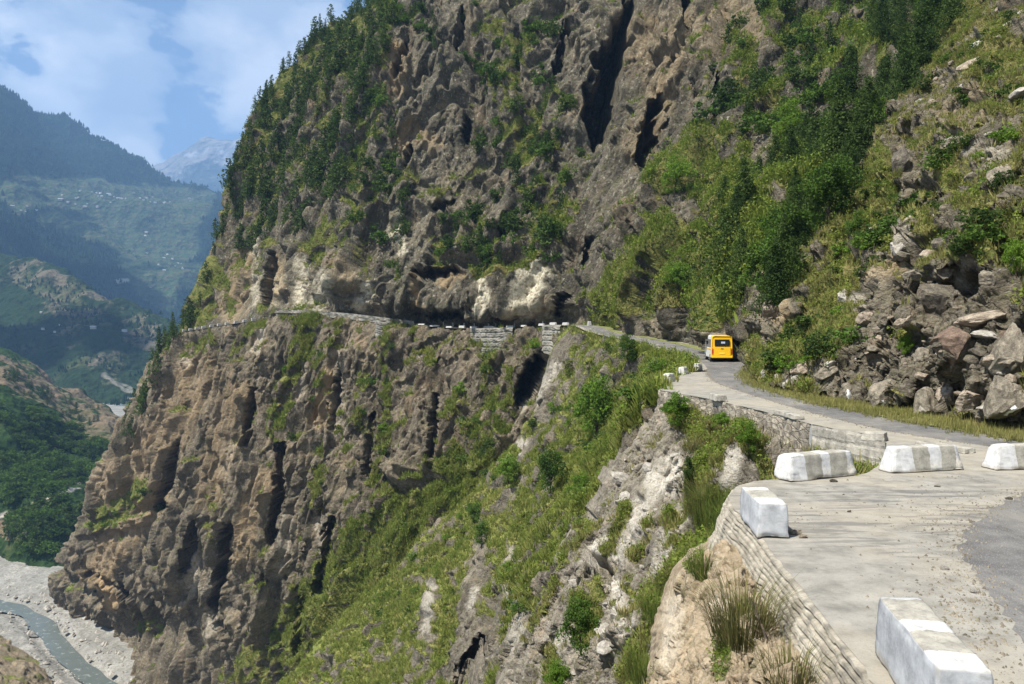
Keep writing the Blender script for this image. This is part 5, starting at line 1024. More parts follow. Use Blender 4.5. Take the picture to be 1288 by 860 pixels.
def leafmat(name, a, b, trans=.3, attr=True):
    t = NT(name); r = t.attr('shade') if attr else t.n('ShaderNodeObjectInfo').outputs['Random']
    nz_ = t.noise(t.P(), .9, 3, .6); c = t.mix(r, a, b); c = t.mix(t.ramp(nz_, [(.35, .45), (.6, 0.0)]), c, tuple(.6 * x for x in a))
    d = t.n('ShaderNodeBsdfDiffuse'); t.l(c, d.inputs[0]); tr = t.n('ShaderNodeBsdfTranslucent'); t.l(c, tr.inputs[0]); mx_ = t.n('ShaderNodeMixShader'); mx_.inputs[0].default_value = trans
    t.l(d.outputs[0], mx_.inputs[1]); t.l(tr.outputs[0], mx_.inputs[2]); t.l(mx_.outputs[0], t.out.inputs[0]); return t.m
M['lf_far'] = leafmat('far_conifer_leaf', (.014, .03, .016), (.03, .058, .026), .15)
M['lf_hill'] = leafmat('hill_wood_leaf', (.02, .045, .012), (.06, .11, .03), .25)
cones('forest', 'mountain', 15000, 15, 30, lambda S: (S['veg'] < .35) & (S['px'] < 330) & (S['py'] < 420) & (S['px'] > -80), 'dark conifer forest covering the far mountain', 5, M['lf_far'])
cones('woods', 'valley_spur', 1600, 6, 13, lambda S: (S['px'] < 260) & (S['px'] > -60) & (S['veg'] > .38), 'scattered trees over the brown valley spur', 6, M['lf_far'])
SUN_EL, SUN_AZ = 59, 233          # degrees; azimuth of the sun measured clockwise from +Y (behind left of the camera)
# ================================================================ VEGETATION
M['bark'] = stone_mat('bark', (.03, .022, .016), (.07, .052, .038), (.13, .10, .075), .15)
M['lf_con'] = leafmat('conifer_needles', (.040, .070, .020), (.085, .128, .034), .28, False)
M['lf_dec'] = leafmat('tree_leaves', (.055, .100, .020), (.10, .17, .034), .3, False)
M['lf_bri'] = leafmat('bright_leaves', (.10, .18, .026), (.17, .27, .042), .35, False)
M['lf_oli'] = leafmat('olive_leaves', (.12, .15, .034), (.19, .21, .050), .3, False)
M['lf_scrub'] = leafmat('scrub', (.10, .165, .026), (.24, .265, .058), .35)
M['lf_grass'] = leafmat('grass_blades', (.15, .21, .036), (.33, .31, .105), .35)
M['lf_clump'] = leafmat('dry_clump', (.075, .085, .025), (.21, .18, .075), .3)
M['lf_clumpg'] = leafmat('green_clump', (.065, .11, .02), (.17, .19, .05), .3)
M['lf_dry'] = leafmat('dry_grass', (.17, .19, .048), (.36, .31, .135), .35)
def tris(c, size, rr, flat=.0, up=None):
    """one random leaf triangle at each centre"""
    n = len(c); a = rr.normal(size=(n, 3)); a /= np.linalg.norm(a, axis=1, keepdims=True); b = rr.normal(size=(n, 3)); b -= a * np.sum(a * b, 1, keepdims=True); b /= np.linalg.norm(b, axis=1, keepdims=True) + 1e-9
    s = np.asarray(size).reshape(-1, 1)
    V = np.stack([c + a * s, c - a * s * .5 + b * s * .8, c - a * s * .5 - b * s * .8], 1).reshape(-1, 3)
    return V, np.arange(3 * n).reshape(-1, 3)
def trunk_mesh(h, r, lean, rr, limbs=0, spread=.3):
    bm = bmesh.new(); q = [(0, 0, -.04 * h)]; 
    for k in range(1, 5): q.append((lean * k * .25 + rr.normal() * .008 * h, rr.normal() * .008 * h, h * k / 4))
    for k in range(4): cyl(bm, q[k], q[k + 1], r * (1 - k * .22), r * (1 - (k + 1) * .22), 7, 0, False)
    for k in range(limbs):
        z = rr.uniform(.25, .8); a = rr.uniform(0, 6.28); b0 = (lean * z, 0, h * z); b1 = (b0[0] + math.cos(a) * spread * h, math.sin(a) * spread * h, h * (z + rr.uniform(.08, .22)))
        cyl(bm, b0, b1, r * .4, r * .08, 5, 0, False)
    me = bpy.data.meshes.new('trunk'); bm.to_mesh(me); bm.free(); me.materials.append(M['bark']); return me
def conifer_crown(seed, R, n, leaf, bare=.1, dens=1.0, ragged=.35):
    rr = np.random.default_rng(seed); nb = int(60 * dens); C = []; Sz = []
    for k in range(nb):
        z = bare + (1 - bare) * (k + rr.random()) / nb; a = rr.uniform(0, 6.28) ; L = R * (1.02 - z) ** .75 * rr.uniform(1 - ragged, 1 + ragged * .5) + .015; m = max(3, int(n / nb * (.35 + 1.3 * (1 - z))))
        t = rr.random(m) ** .7; c = np.stack([np.cos(a) * L * t, np.sin(a) * L * t, z + .05 * t - L * .38 * t ** 1.5], -1) + rr.normal(size=(m, 3)) * np.array([.022, .022, .014]) * (1 + 2 * (1 - z)); C.append(c); Sz.append(leaf * rr.uniform(.6, 1.3, m))
    return tris(np.concatenate(C), np.concatenate(Sz), rr)
def bushy_crown(seed, ncl, nleaf, leaf, shape=(.42, .42, .5), zc=.55, cl=.16, ragged=.25):
    rr = np.random.default_rng(seed); C = []
    for k in range(ncl):
        v = rr.normal(size=3); v /= np.linalg.norm(v); v *= rr.random() ** .45 * (1 + ragged * rr.normal() * .5); c = v * np.array(shape) + [0, 0, zc]
        m = int(nleaf / ncl * rr.uniform(.5, 1.5)); w = rr.normal(size=(m, 3)); w *= (rr.random((m, 1)) ** .33) / np.linalg.norm(w, axis=1, keepdims=True); C.append(c + w * cl * rr.uniform(.6, 1.25) * np.array([1, 1, .8]))
    c = np.concatenate(C); c = c[c[:, 2] > .02]
    return tris(c, leaf * rr.uniform(.6, 1.35, len(c)), rr)
def one_mesh(name, crown, mat, tr=.02, h=1.0):
    V, T = crown; a = np.arange(6) * np.pi / 3; ring = np.stack([np.cos(a) * tr, np.sin(a) * tr, 0 * a - .06], -1); top = np.array([[0, 0, h * .8]]); o = len(V)
    V2 = np.concatenate([V, ring, top]); T2 = np.stack([o + np.arange(6), o + (np.arange(6) + 1) % 6, np.full(6, o + 6)], -1)
    me = fast_mesh(name, V2, np.concatenate([T, T2]), False, None, np.r_[np.zeros(len(T), int), np.ones(6, int)]); me.materials.append(mat); me.materials.append(M['bark']); return me
def con_pair(i):
    V, T = conifer_crown(i, .26 + .05 * (i % 3), 520, .035, .08, .8, .5); c = fast_mesh('crown', V, T); c.materials.append(M['lf_con']); return (trunk_mesh(.8, .022, .02, np.random.default_rng(i)), c)
small_con = [con_pair(i) for i in range(5)]
def bush_pair(i):
    V, T = bushy_crown(20 + i, 16, 620, .05, (.48, .48, .40), .42, .19); c = fast_mesh('crown', V, T); c.materials.append(M[('lf_dec', 'lf_con', 'lf_oli', 'lf_dec', 'lf_bri', 'lf_con')[i]]); return (trunk_mesh(.5, .03, .03, np.random.default_rng(i)), c)
bush_tree = [bush_pair(i) for i in range(6)]
small_bush = [one_mesh('bush', bushy_crown(20 + i, 16, 620, .05, (.48, .48, .40), .42, .19), M[('lf_dec', 'lf_con', 'lf_oli', 'lf_dec', 'lf_bri', 'lf_con')[i]]) for i in range(6)]
def put(me, name, p, h, w, rr, label, cat, group):
    if isinstance(me, tuple):
        o = bpy.data.objects.new(name, None)
        for pn, pm in zip(('trunk', 'crown'), me): q = bpy.data.objects.new(pn, pm); COL.objects.link(q); q.parent = o
    else: o = bpy.data.objects.new(name, me)
    COL.objects.link(o); o.location = p; o.scale = (h * w, h * w, h); o.rotation_euler = (rr.uniform(-.06, .06), rr.uniform(-.06, .06), rr.uniform(0, 6.28)); return tag(o, label, cat, group)
def pick(sh, poly, n, rr, gap=0.0, minveg=-9, extra=None):
    S = SHEETS[sh]; m = in_poly(S['px'], S['py'], poly) & (S['veg'] > minveg) & (S['V'][:, 1] > 3) & (np.sum(S['N'] * -S['V'], 1) > 0)
    if extra is not None: m &= extra(S)
    i = np.where(m)[0]; out = []
    if len(i) == 0: return out
    for j in rr.permutation(i):
        q = (S['px'][j], S['py'][j])
        if all(abs(q[0] - a[0]) + abs(q[1] - a[1]) > gap for a in out): out.append((q[0], q[1], S['V'][j], S['N'][j]))
        if len(out) >= n: break
    return out
def stand(sh, poly, n, hmin, hmax, meshes, name, label, cat, group, seed, w=(.8, 1.3), gap=4, minveg=-9, sink=.06, extra=None):
    rr = np.random.default_rng(seed)
    for (x, y, p, nn) in pick(sh, poly, n, rr, gap, minveg, extra):
        h = rr.uniform(hmin, hmax); put(meshes[rr.integers(len(meshes))], name, p - np.array([0, 0, h * sink]), h, rr.uniform(*w), rr, label, cat, group)
dark_tree = [bush_tree[1], bush_tree[5], bush_tree[0], bush_tree[3]]
dark_bush = [small_bush[1], small_bush[5], small_bush[0], small_bush[3]]
stand('cliff', [(285, 262), (300, 180), (345, 92), (400, 42), (440, 12), (470, -6), (505, -6), (488, 60), (470, 130), (430, 240), (380, 300), (300, 320)], 215, 5.5, 12, small_con, 'conifer', 'dark conifer on the steep wooded slope left of the cliff', 'conifer', 'conifers on the wooded slope', 1, (.9, 1.5), 6)
stand('cliff', [(224, 420), (240, 372), (262, 320), (285, 250), (306, 172), (344, 86), (400, 38), (462, -8), (490, -6), (420, 45), (360, 90), (322, 175), (298, 255), (275, 330), (252, 385), (240, 420)], 54, 5, 9.5, small_con, 'conifer', 'dark conifer standing out against the sky along the left edge of the cliff', 'conifer', 'conifers along the cliff skyline', 2, (.8, 1.3), 6)
stand('cliff_face', [(196, 450), (215, 420), (226, 420), (210, 470), (165, 560), (140, 570)], 24, 5, 11, small_con, 'conifer', 'dark conifer on the outer edge below the far nose', 'conifer', 'conifers below the far nose', 3, (.8, 1.2), 6)
stand('cliff', [(430, 330), (440, 250), (465, 110), (500, 130), (520, 300), (500, 360)], 44, 3, 7.5, dark_tree + small_con[:2], 'stunted_tree', 'dark stunted tree clinging to the cliff left of the big grey slabs', 'stunted tree', 'stunted trees left of the slabs', 4, (.8, 1.3), 6, .0)
stand('cliff', [(590, 60), (700, 40), (730, 200), (720, 330), (600, 335), (590, 220)], 84, 3, 8, dark_tree + small_con[:2], 'stunted_tree', 'dark stunted tree growing in the cracks of the middle cliff', 'stunted tree', 'stunted trees of the middle cliff', 5, (.7, 1.2), 7, .0)
stand('cliff', [(500, 0), (640, -10), (600, 50), (510, 70)], 18, 3, 7, dark_tree + small_con[:2], 'stunted_tree', 'dark stunted tree on the cliff top above the slabs', 'stunted tree', 'stunted trees above the slabs', 6, (.7, 1.2), 8, -.1)
stand('cliff', [(545, 270), (625, 280), (625, 360), (545, 330)], 14, 3, 7, dark_tree, 'stunted_tree', 'dark stunted tree hanging above the road overhang', 'stunted tree', 'stunted trees above the overhang', 7, (.7, 1.1), 8)
stand('cliff', [(765, 400), (780, 320), (860, 200), (890, 260), (900, 400), (830, 415)], 18, .8, 2.2, small_bush, 'bush', 'green bush on the sunny grass slope above the road', 'bush', 'bushes on the slope above the road', 8, (.9, 1.5), 8, .3)
stand('cliff', [(880, 160), (920, 20), (1060, -10), (1180, -10), (1100, 60), (1010, 160), (930, 220)], 56, 3, 7, dark_tree + small_con[:3], 'stunted_tree', 'dark scrub tree on the high slope at upper right', 'stunted tree', 'scrub trees on the high slope', 9, (.8, 1.3), 9)
stand('cliff_face', [(370, 420), (500, 420), (500, 560), (400, 640), (330, 560)], 22, 1.5, 3.5, small_bush, 'bush', 'small green bush on a ledge of the fluted lower cliff', 'bush', 'bushes on the lower cliff', 10, (.8, 1.3), 10, .35)
stand('cliff_face', [(590, 425), (700, 420), (660, 560), (600, 600), (560, 580)], 16, 1.5, 4, small_bush, 'bush', 'green bush in the cleft under the far retaining wall', 'bush', 'bushes under the far wall', 11, (.8, 1.2), 10, .2)
stand('cliff_face', [(100, 660), (190, 600), (260, 620), (200, 780), (120, 780)], 14, 2, 5, dark_tree, 'stunted_tree', 'dark stunted tree near the foot of the far cliff', 'stunted tree', 'stunted trees at the cliff foot', 12, (.9, 1.4), 10, .2)
stand('hillside', [(720, 425), (860, 455), (825, 500), (770, 560), (700, 620), (560, 690), (520, 660), (620, 590)], 28, .9, 2.6, small_bush, 'bush', 'low green bush on the grassy slope below the road', 'bush', 'bushes on the slope below the road', 13, (1.0, 1.7), 9, .4)
stand('hillside', [(520, 670), (690, 640), (700, 720), (640, 850), (420, 860), (440, 790)], 24, .8, 2.2, small_bush, 'bush', 'low green bush on the lower grassy apron', 'bush', 'bushes on the lower apron', 14, (1.0, 1.7), 10, .4)
stand('roadside_bank', [(1030, 440), (1060, 300), (1110, 200), (1160, 250), (1120, 350), (1060, 420)], 34, .5, 1.7, small_bush, 'bush', 'low bush among the rocks of the middle bank', 'bush', 'bushes of the middle bank', 15, (1.0, 1.6), 9, .3)
stand('roadside_bank', [(1150, 200), (1288, 150), (1288, 340), (1200, 330)], 30, .5, 1.6, small_bush, 'bush', 'low bush in the grass of the right hand slope', 'bush', 'bushes of the right slope', 16, (1.0, 1.6), 10, .3)
stand('roadside_bank', [(1190, 10), (1288, 0), (1288, 140), (1140, 130)], 30, .6, 1.8, small_bush, 'bush', 'low bush on the dry top of the right slope', 'bush', 'bushes on the dry top', 17, (1.0, 1.6), 10, .2)
stand('roadside_bank', [(948, 468), (955, 410), (1030, 410), (1090, 430), (1000, 475)], 26, .6, 1.6, small_bush, 'bush', 'green bush at the roadside right of the bus', 'bush', 'bushes right of the bus', 18, (1.0, 1.5), 8, .2)
stand('wooded_hillside', [(0, 510), (60, 520), (150, 570), (120, 600), (60, 625), (0, 640)], 180, 7, 13, bush_tree[:2] + bush_tree[3:4] + bush_tree[:1], 'tree', 'round green tree in the wood on the lower left hill', 'tree', 'trees of the wood on the hill', 19, (.9, 1.4), 4)
stand('wooded_hillside', [(10, 655), (40, 640), (95, 625), (110, 660), (60, 700), (20, 690)], 60, 7, 13, bush_tree[:2] + bush_tree[3:4] + bush_tree[1:2], 'tree', 'dark tree in the clump below the valley track', 'tree', 'trees below the valley track', 20, (.9, 1.4), 4)
stand('wooded_hillside', [(0, 460), (60, 490), (130, 520), (140, 560), (60, 520), (0, 505)], 34, 6, 12, small_con, 'tree', 'dark tree dotted on the brown upper part of the left hill', 'tree', 'trees on the brown hilltop', 21, (1.0, 1.6), 5)
# the band of larger trees up the gully: trunk and crown each
big_con = [(trunk_mesh(.55, .022, .02, np.random.default_rng(i), 4, .1), conifer_crown(40 + i, .30 + .04 * (i % 3), 5200, .017, .04, 1.5, .5)) for i in range(4)]
big_dec = [(trunk_mesh(.5, .026, .03, np.random.default_rng(9 + i), 6, .22), bushy_crown(60 + i, 42, 5600, .019, (.33, .33, .46), .53, .125, .3)) for i in range(5)]
def tree_proto(name, tm, crown, mat, label, cat):
    e = empty(name); tag(e, label, cat); new_obj('trunk', tm, M['bark'], e); V, T = crown; new_obj('crown', fast_mesh('crown', V, T), M[mat], e); return e
protos = []
for i, (tm, cr_) in enumerate(big_con): protos.append(tree_proto('conifer_tree', tm, cr_, 'lf_con', '', 'tree'))
for i, (tm, cr_) in enumerate(big_dec): protos.append(tree_proto('leafy_tree', tm, cr_, ('lf_dec', 'lf_dec', 'lf_bri', 'lf_bri', 'lf_con')[i], '', 'tree'))
used = set()
def tree(k, p, h, w, rz, label, cat='tree', group=None):
    e = protos[k]
    if k in used: e = copy_tree(e)
    used.add(k); e.location = p; e.scale = (h * w, h * w, h); e.rotation_euler = (0, 0, rz); tag(e, label, cat)
    if group: e['group'] = group
    elif 'group' in e: del e['group']
    return e
def grove(sh, poly, n, hmin, hmax, ks, label, group, seed, w=(.8, 1.2), gap=10, minveg=-9):
    rr = np.random.default_rng(seed)
    for (x, y, p, nn) in pick(sh, poly, n, rr, gap, minveg):
        h = rr.uniform(hmin, hmax); tree(int(rr.choice(ks)), p - np.array([0, 0, .05 * h]), h, rr.uniform(*w), rr.uniform(0, 6), label, 'tree', group)
grove('cliff', [(880, 400), (872, 370), (890, 320), (925, 280), (960, 260), (1000, 300), (960, 350), (930, 400)], 18, 4, 7.5, [0, 1, 2, 3, 0, 1, 2, 3, 5], 'dark bushy tree in the gully above the bus', 'trees above the bus', 31, (.7, 1.1), 11)
grove('roadside_bank', [(940, 395), (985, 325), (1038, 250), (1060, 262), (1015, 340), (985, 395)], 16, 4, 7, [0, 1, 2, 3, 0, 1, 2, 3, 5], 'dark tree along the crest of the bank by the gully', 'trees along the bank crest', 32, (.7, 1.1), 11)
grove('cliff', [(940, 300), (955, 240), (1010, 190), (1055, 140), (1080, 90), (1110, 60), (1115, 130), (1070, 210), (1030, 270)], 26, 4, 9, [0, 1, 2, 3, 0, 1, 2, 3, 5], 'tall dark tree in the thick band up the gully', 'trees in the gully band', 33, (.7, 1.1), 11)
grove('roadside_bank', [(1040, 250), (1093, 170), (1145, 85), (1192, 10), (1206, 20), (1165, 90), (1112, 176), (1068, 250)], 20, 3.5, 8.5, [0, 1, 2, 3, 0, 1, 2, 3, 5], 'dark tree on the upper rim where the bank meets the gully', 'trees on the upper rim', 34, (.7, 1.1), 11)
grove('cliff', [(1080, 80), (1110, 20), (1180, -10), (1200, 0), (1150, 80)], 13, 5, 10, [0, 1, 2, 3], 'tall dark tree near the top of the gully at upper right', 'trees at the gully top', 35, (.7, 1.1), 11)
def tree_at(k, px, py, hpx, w, sh, label, rz=0, cat='tree', rad=5):
    q = surf_at(px, py, sh, rad)
    if q is None: print('no surface', label); return
    p = q[0]; h = hpx * p[1] / F; tree(k, p - np.array([0, 0, .04 * h]), h, w, rz, label, cat)
tree_at(6, 745, 548, 96, .80, 'hillside', 'large bright green leafy tree on the grassy slope below the road', 1)
tree_at(5, 688, 616, 64, .80, 'hillside', 'dark round bush tree on the slope left of the white rock spur', 2)
tree_at(4, 786, 456, 34, 1.2, 'hillside', 'dark green bush just below the far road edge', 3)
tree_at(7, 826, 478, 34, 1.4, 'hillside', 'bright bush beside the road bend opposite the bus', 4)
tree_at(5, 592, 655, 34, 1.0, 'hillside', 'dark shrub at the left end of the grassy slope', 5)
tree_at(4, 601, 684, 34, .9, 'hillside', 'dark shrub just below its neighbour on the grassy slope', 6)
tree_at(6, 636, 604, 44, .9, 'hillside', 'bright green upright bush at the gully edge', 2)
tree_at(7, 726, 622, 34, 1.3, 'hillside', 'low spreading green bush under the large leafy tree', 2)
tree_at(5, 732, 818, 82, .74, 'rocky_spur', 'dense green bush in the cleft of the white rocks', 3)
tree_at(8, 866, 628, 62, .50, 'rocky_spur', 'narrow upright dark bush beside the palest rock', 1)
tree_at(7, 850, 533, 46, 1.1, 'rocky_spur', 'yellow green bush under the corner of the masonry wall', 5)
tree_at(6, 905, 536, 26, 1.2, 'rocky_spur', 'small green bush against the masonry wall', 0)
tree_at(7, 945, 570, 44, .8, 'rocky_spur', 'green bush hanging beside the streaked concrete wall', 0)
tree_at(6, 700, 868, 46, 1.0, 'rocky_spur', 'bright bush at the bottom of the frame among pale rocks', 2)
tree_at(6, 856, 372, 48, 1.0, 'cliff', 'bright round tree at the foot of the gully left of the bus', 2)
tree_at(7, 848, 238, 50, 1.1, 'cliff', 'bright bush on the cliff beside the black cave', 1)
tree_at(7, 998, 178, 62, .8, 'cliff', 'lighter green tree at the upper end of the gully band', 2)
tree_at(7, 1086, 172, 56, .9, 'roadside_bank', 'yellow green round tree on the rim among dark trees', 2)
tree_at(4, 1076, 320, 52, .8, 'roadside_bank', 'blue green bush above the pale rock of the bank', 2)
tree_at(6, 1276, 345, 56, .8, 'roadside_bank', 'green bush cut by the right edge above the rock pile', 2)
tree_at(6, 1136, 444, 34, .8, 'roadside_bank', 'bright green shrub in the rubble left of the dark boulder', 1)
# ---------------------------------------------------------------- ground cover
def tufts(name, sh, n, h0, h1, blades, mat, label, seed, sel, width=.10, spread=.5, leafy=0.0, upw=.7):
    S = SHEETS[sh] if isinstance(sh, str) else sh; rr = np.random.default_rng(seed); V = S['V']; w = sel(S) * (np.sum(S['N'] * -V, 1) > -.15 * np.linalg.norm(V, axis=1)) * (V[:, 1] > 2) * (S['px'] > -30) * (S['px'] < 1320) * (S['py'] > -30) * (S['py'] < 900)
    w = np.clip(w, 0, None).astype(float)
    if w.sum() <= 0: return
    i = rr.choice(len(V), n, p=w / w.sum()); p = V[i]; N = S['N'][i]; h = rr.uniform(h0, h1, n) * rr.uniform(.6, 1.2, n)
    up = N * (1 - upw) + np.array([0, 0, 1]) * upw; up /= np.linalg.norm(up, axis=1, keepdims=True)
    pb = np.repeat(p, blades, 0); hb_ = np.repeat(h, blades); ub = np.repeat(up, blades, 0); m = n * blades; rd = rr.normal(size=(m, 3)); rd -= ub * np.sum(rd * ub, 1, keepdims=True) * .7; rd /= np.linalg.norm(rd, axis=1, keepdims=True) + 1e-9
    base = pb + rd * (hb_ * spread * rr.random(m) ** .6)[:, None] - ub * (.05 * hb_)[:, None]
    if leafy:
        c = base + ub * (hb_ * rr.random(m) * .8 + .05)[:, None]; Vt, T = tris(c, hb_ * leafy * rr.uniform(.6, 1.4, m), rr)
    else:
        tip = base + ub * (hb_ * rr.uniform(.55, 1.15, m))[:, None] + rd * (hb_ * rr.uniform(.1, .6, m))[:, None]; sd_ = np.cross(ub, rd); sd_ /= np.linalg.norm(sd_, axis=1, keepdims=True) + 1e-9
        wd = (hb_ * width)[:, None]; Vt = np.stack([base - sd_ * wd, base + sd_ * wd, tip], 1).reshape(-1, 3); T = np.arange(3 * m).reshape(-1, 3)
    big = fbm((p / (8 * h1)).astype(f32), 2, seed) * .35
    sh_ = np.repeat(np.clip(rr.random(n) * .6 + .2 + big, 0, 1), blades * 3)
    return tag(new_obj(name, fast_mesh(name, Vt, T, False, {'shade': sh_}), M[mat]), label, 'ground cover', None, 'stuff')
gv = lambda lo, hi: (lambda S: sstep(lo, hi, S['veg']) * np.clip(S['nz'] + .3, 0, 1))
tufts('grass', 'hillside', 42000, .35, .95, 7, 'lf_grass', 'grass of the slope below the road', 1, gv(.35, .7), .09)
tufts('scrub', 'hillside', 9000, .5, 1.3, 36, 'lf_scrub', 'leafy scrub of the slope below the road', 2, gv(.6, 1.0), leafy=.085)
tufts('scrub', 'cliff', 11000, .7, 2.2, 30, 'lf_scrub', 'scrub on the ledges of the upper cliff', 3, gv(.45, .9), leafy=.085)
tufts('grass', 'cliff', 20000, .5, 1.3, 6, 'lf_scrub', 'grass on the ledges of the upper cliff', 4, gv(.4, .8), .12)
tufts('grass', 'cliff_face', 24000, .5, 1.3, 6, 'lf_grass', 'grass on the lower cliff', 5, gv(.38, .8), .12)
tufts('scrub', 'cliff_face', 8000, .6, 1.7, 30, 'lf_scrub', 'scrub on the lower cliff', 6, gv(.5, .9), leafy=.085)
tufts('grass', 'rocky_spur', 12000, .16, .42, 8, 'lf_dry', 'grass among the pale rocks of the spur', 7, gv(.4, .7), .06)
tufts('scrub', 'rocky_spur', 3500, .25, .6, 30, 'lf_scrub', 'scrub among the pale rocks of the spur', 8, gv(.6, 1.0), leafy=.09)
tufts('grass', 'roadside_bank', 40000, .15, .5, 7, 'lf_dry', 'grass of the roadside bank', 9, lambda S: gv(.4, .75)(S) * (S['V'][:, 1] / 40) ** 1.0, .08)
tufts('scrub', 'roadside_bank', 9000, .25, .8, 28, 'lf_scrub', 'scrub of the roadside bank', 10, lambda S: gv(.55, 1.0)(S) * (S['V'][:, 1] / 40), leafy=.09)
tufts('scrub', 'earth_bank', 300, .08, .22, 12, 'lf_scrub', 'weeds on the tan earth bank', 11, gv(.5, .8), leafy=.09)
def flat_set(names):
    V = []; 
    for nme in names:
        me = bpy.data.objects[nme].data; a = np.zeros(len(me.vertices) * 3, f32); me.vertices.foreach_get('co', a); V.append(a.reshape(-1, 3))
    V = np.concatenate(V).astype(float); px, py = proj(V); return dict(V=V, N=np.tile([0, 0, 1.0], (len(V), 1)), px=px, py=py, veg=np.ones(len(V)), nz=np.ones(len(V)))
vg_ = flat_set(['verge'])
vgd = dict(vg_); rrv = np.random.default_rng(5); ii = rrv.integers(0, len(vg_['V']), 24000); vgd['V'] = vg_['V'][ii] + rrv.normal(size=(24000, 3)) * [.35, .35, 0]; vgd['N'] = vg_['N'][ii]; vgd['px'], vgd['py'] = proj(vgd['V']); vgd['veg'] = np.ones(24000); vgd['nz'] = np.ones(24000)
tufts('grass', vgd, 16000, .06, .24, 7, 'lf_dry', 'grass strip along the inside of the road', 12, lambda S: 1.0 * (S['V'][:, 1] > 0), .05)
# clumps of long grass close by, one by one
def grass_clump(px, py, hpx, n, mat, label, seed, sh, droop=.5):
    q = surf_at(px, py, sh, 8)
    if q is None: print('no surface', label); return
    p, N = q; h = hpx * p[1] / F; rr = np.random.default_rng(seed); V = []; T = []; a = rr.uniform(0, 6.28, n); r0 = h * .45 * np.sqrt(rr.random(n)); L = h * rr.uniform(.3, 1.1, n); out = rr.uniform(.05, droop * 1.2, n) * L
    d = np.stack([np.cos(a), np.sin(a), 0 * a], -1); s = np.stack([-np.sin(a), np.cos(a), 0 * a], -1); w = (.0028 + .0045 * rr.random(n))[:, None] * h ** .5; n = n
    b = d * r0[:, None]; m_ = b + d * (out * .35)[:, None] + np.array([0, 0, 1]) * (L * .6)[:, None]; t_ = b + d * out[:, None] + np.array([0, 0, 1]) * L[:, None] * rr.uniform(.75, 1.0, n)[:, None]
    V = np.stack([b - s * w, b + s * w, m_ - s * w * .8, m_ + s * w * .8, t_], 1).reshape(-1, 3); o0 = np.arange(n)[:, None] * 5
    T = (o0[:, :, None] + np.array([[0, 1, 3], [0, 3, 2], [2, 3, 4]])[None]).reshape(-1, 3)
    V[:, 2] -= .03; V = V + np.array([0, 0, 0]); o = new_obj('grass_clump', fast_mesh('grass_clump', V, T, False, {'shade': np.repeat(rr.random(n), 5)}), M[mat]); o.location = p; return tag(o, label, 'grass clump')
for a in [(898, 662, 70, 900, 'lf_clumpg', 'tall wispy grass clump left of the whitewashed corner block', 1, 'rocky_spur', .6), (918, 680, 64, 800, 'lf_clumpg', 'thick grass clump hanging beside the layered wall top', 2, 'rocky_spur', .6), (880, 640, 56, 600, 'lf_clump', 'dry grass clump above the gully of the spur', 3, 'rocky_spur', .6),
          (878, 716, 44, 500, 'lf_clumpg', 'fresh green grass clump on top of the tan earth bank', 4, 'earth_bank', .7), (925, 800, 86, 600, 'lf_clump', 'big dry grass clump on the tan earth bank under the wall', 5, 'earth_bank', .9), 
          (985, 862, 70, 260, 'lf_clump', 'thin brown grass clump at the bottom edge below the wall', 7, 'earth_bank', .9), (842, 742, 50, 500, 'lf_clump', 'straw coloured grass clump in the gully below the spur', 8, 'rocky_spur', .7), (820, 770, 44, 500, 'lf_clumpg', 'grass clump in the gully left of the tan bank', 9, 'rocky_spur', .7),
          (800, 850, 44, 500, 'lf_clumpg', 'grass clump at the lower left of the tan bank', 10, 'rocky_spur', .7), (862, 560, 26, 300, 'lf_clump', 'dry tuft on the ledge under the masonry wall', 11, 'rocky_spur', .8)]: grass_clump(*a)
# a broken cane leaning out of the grass, loose stones on the platform
bm = bmesh.new(); a, b = P(943, 752, 11.0), P(975, 852, 9.0); c = (a + b) / 2 + np.array([.03, 0, .05]); cyl(bm, a, c, .012, .016, 6); cyl(bm, c, b, .016, .018, 6); tag(bm_obj('broken_cane', bm, M['bark']), 'thin dark broken cane leaning against the tan earth bank', 'cane')
rr = np.random.default_rng(77); gpos = []
for px_, py_, sx_, sy_, n_ in [(1180, 640, 60, 24, 420), (1200, 720, 26, 60, 900), (1236, 790, 34, 50, 800), (1150, 770, 40, 50, 260), (1010, 650, 40, 14, 120), (1100, 630, 90, 18, 220), (1140, 725, 70, 30, 120), (1190, 660, 30, 16, 400)]:
    for _ in range(n_): q = gnd(px_ + rr.normal() * sx_, max(600, py_ + rr.normal() * sy_)); gpos.append(q)
for q in al[40:]:
    for _ in range(14): s_ = .05 + .32 * rr.random() ** 2; gpos.append(np.array([q[0] + rr.normal() * s_, q[1] + rr.normal() * s_, G + .004]))
gp = np.array(gpos); gp = gp[gp[:, 0] > 4.4 - .05 * (gp[:, 1] - 8)]; ng = len(gp); sz = .006 + .028 * rr.random(ng) ** 5; oct_ = np.array([[1, 0, 0], [-1, 0, 0], [0, 1, 0], [0, -1, 0], [0, 0, 1.0], [0, 0, -.3]])
Vg = gp[:, None] + oct_[None] * sz[:, None, None] * rr.uniform(.6, 1.4, (ng, 6, 1)); Tg = (np.arange(ng)[:, None, None] * 6 + np.array([[0, 2, 4], [2, 1, 4], [1, 3, 4], [3, 0, 4], [2, 0, 5], [1, 2, 5], [3, 1, 5], [0, 3, 5]])[None]).reshape(-1, 3)
tag(new_obj('gravel', fast_mesh('gravel', Vg.reshape(-1, 3), Tg), M['s_grey']), 'loose grit between the shoulder and the asphalt', 'gravel', None, 'stuff')
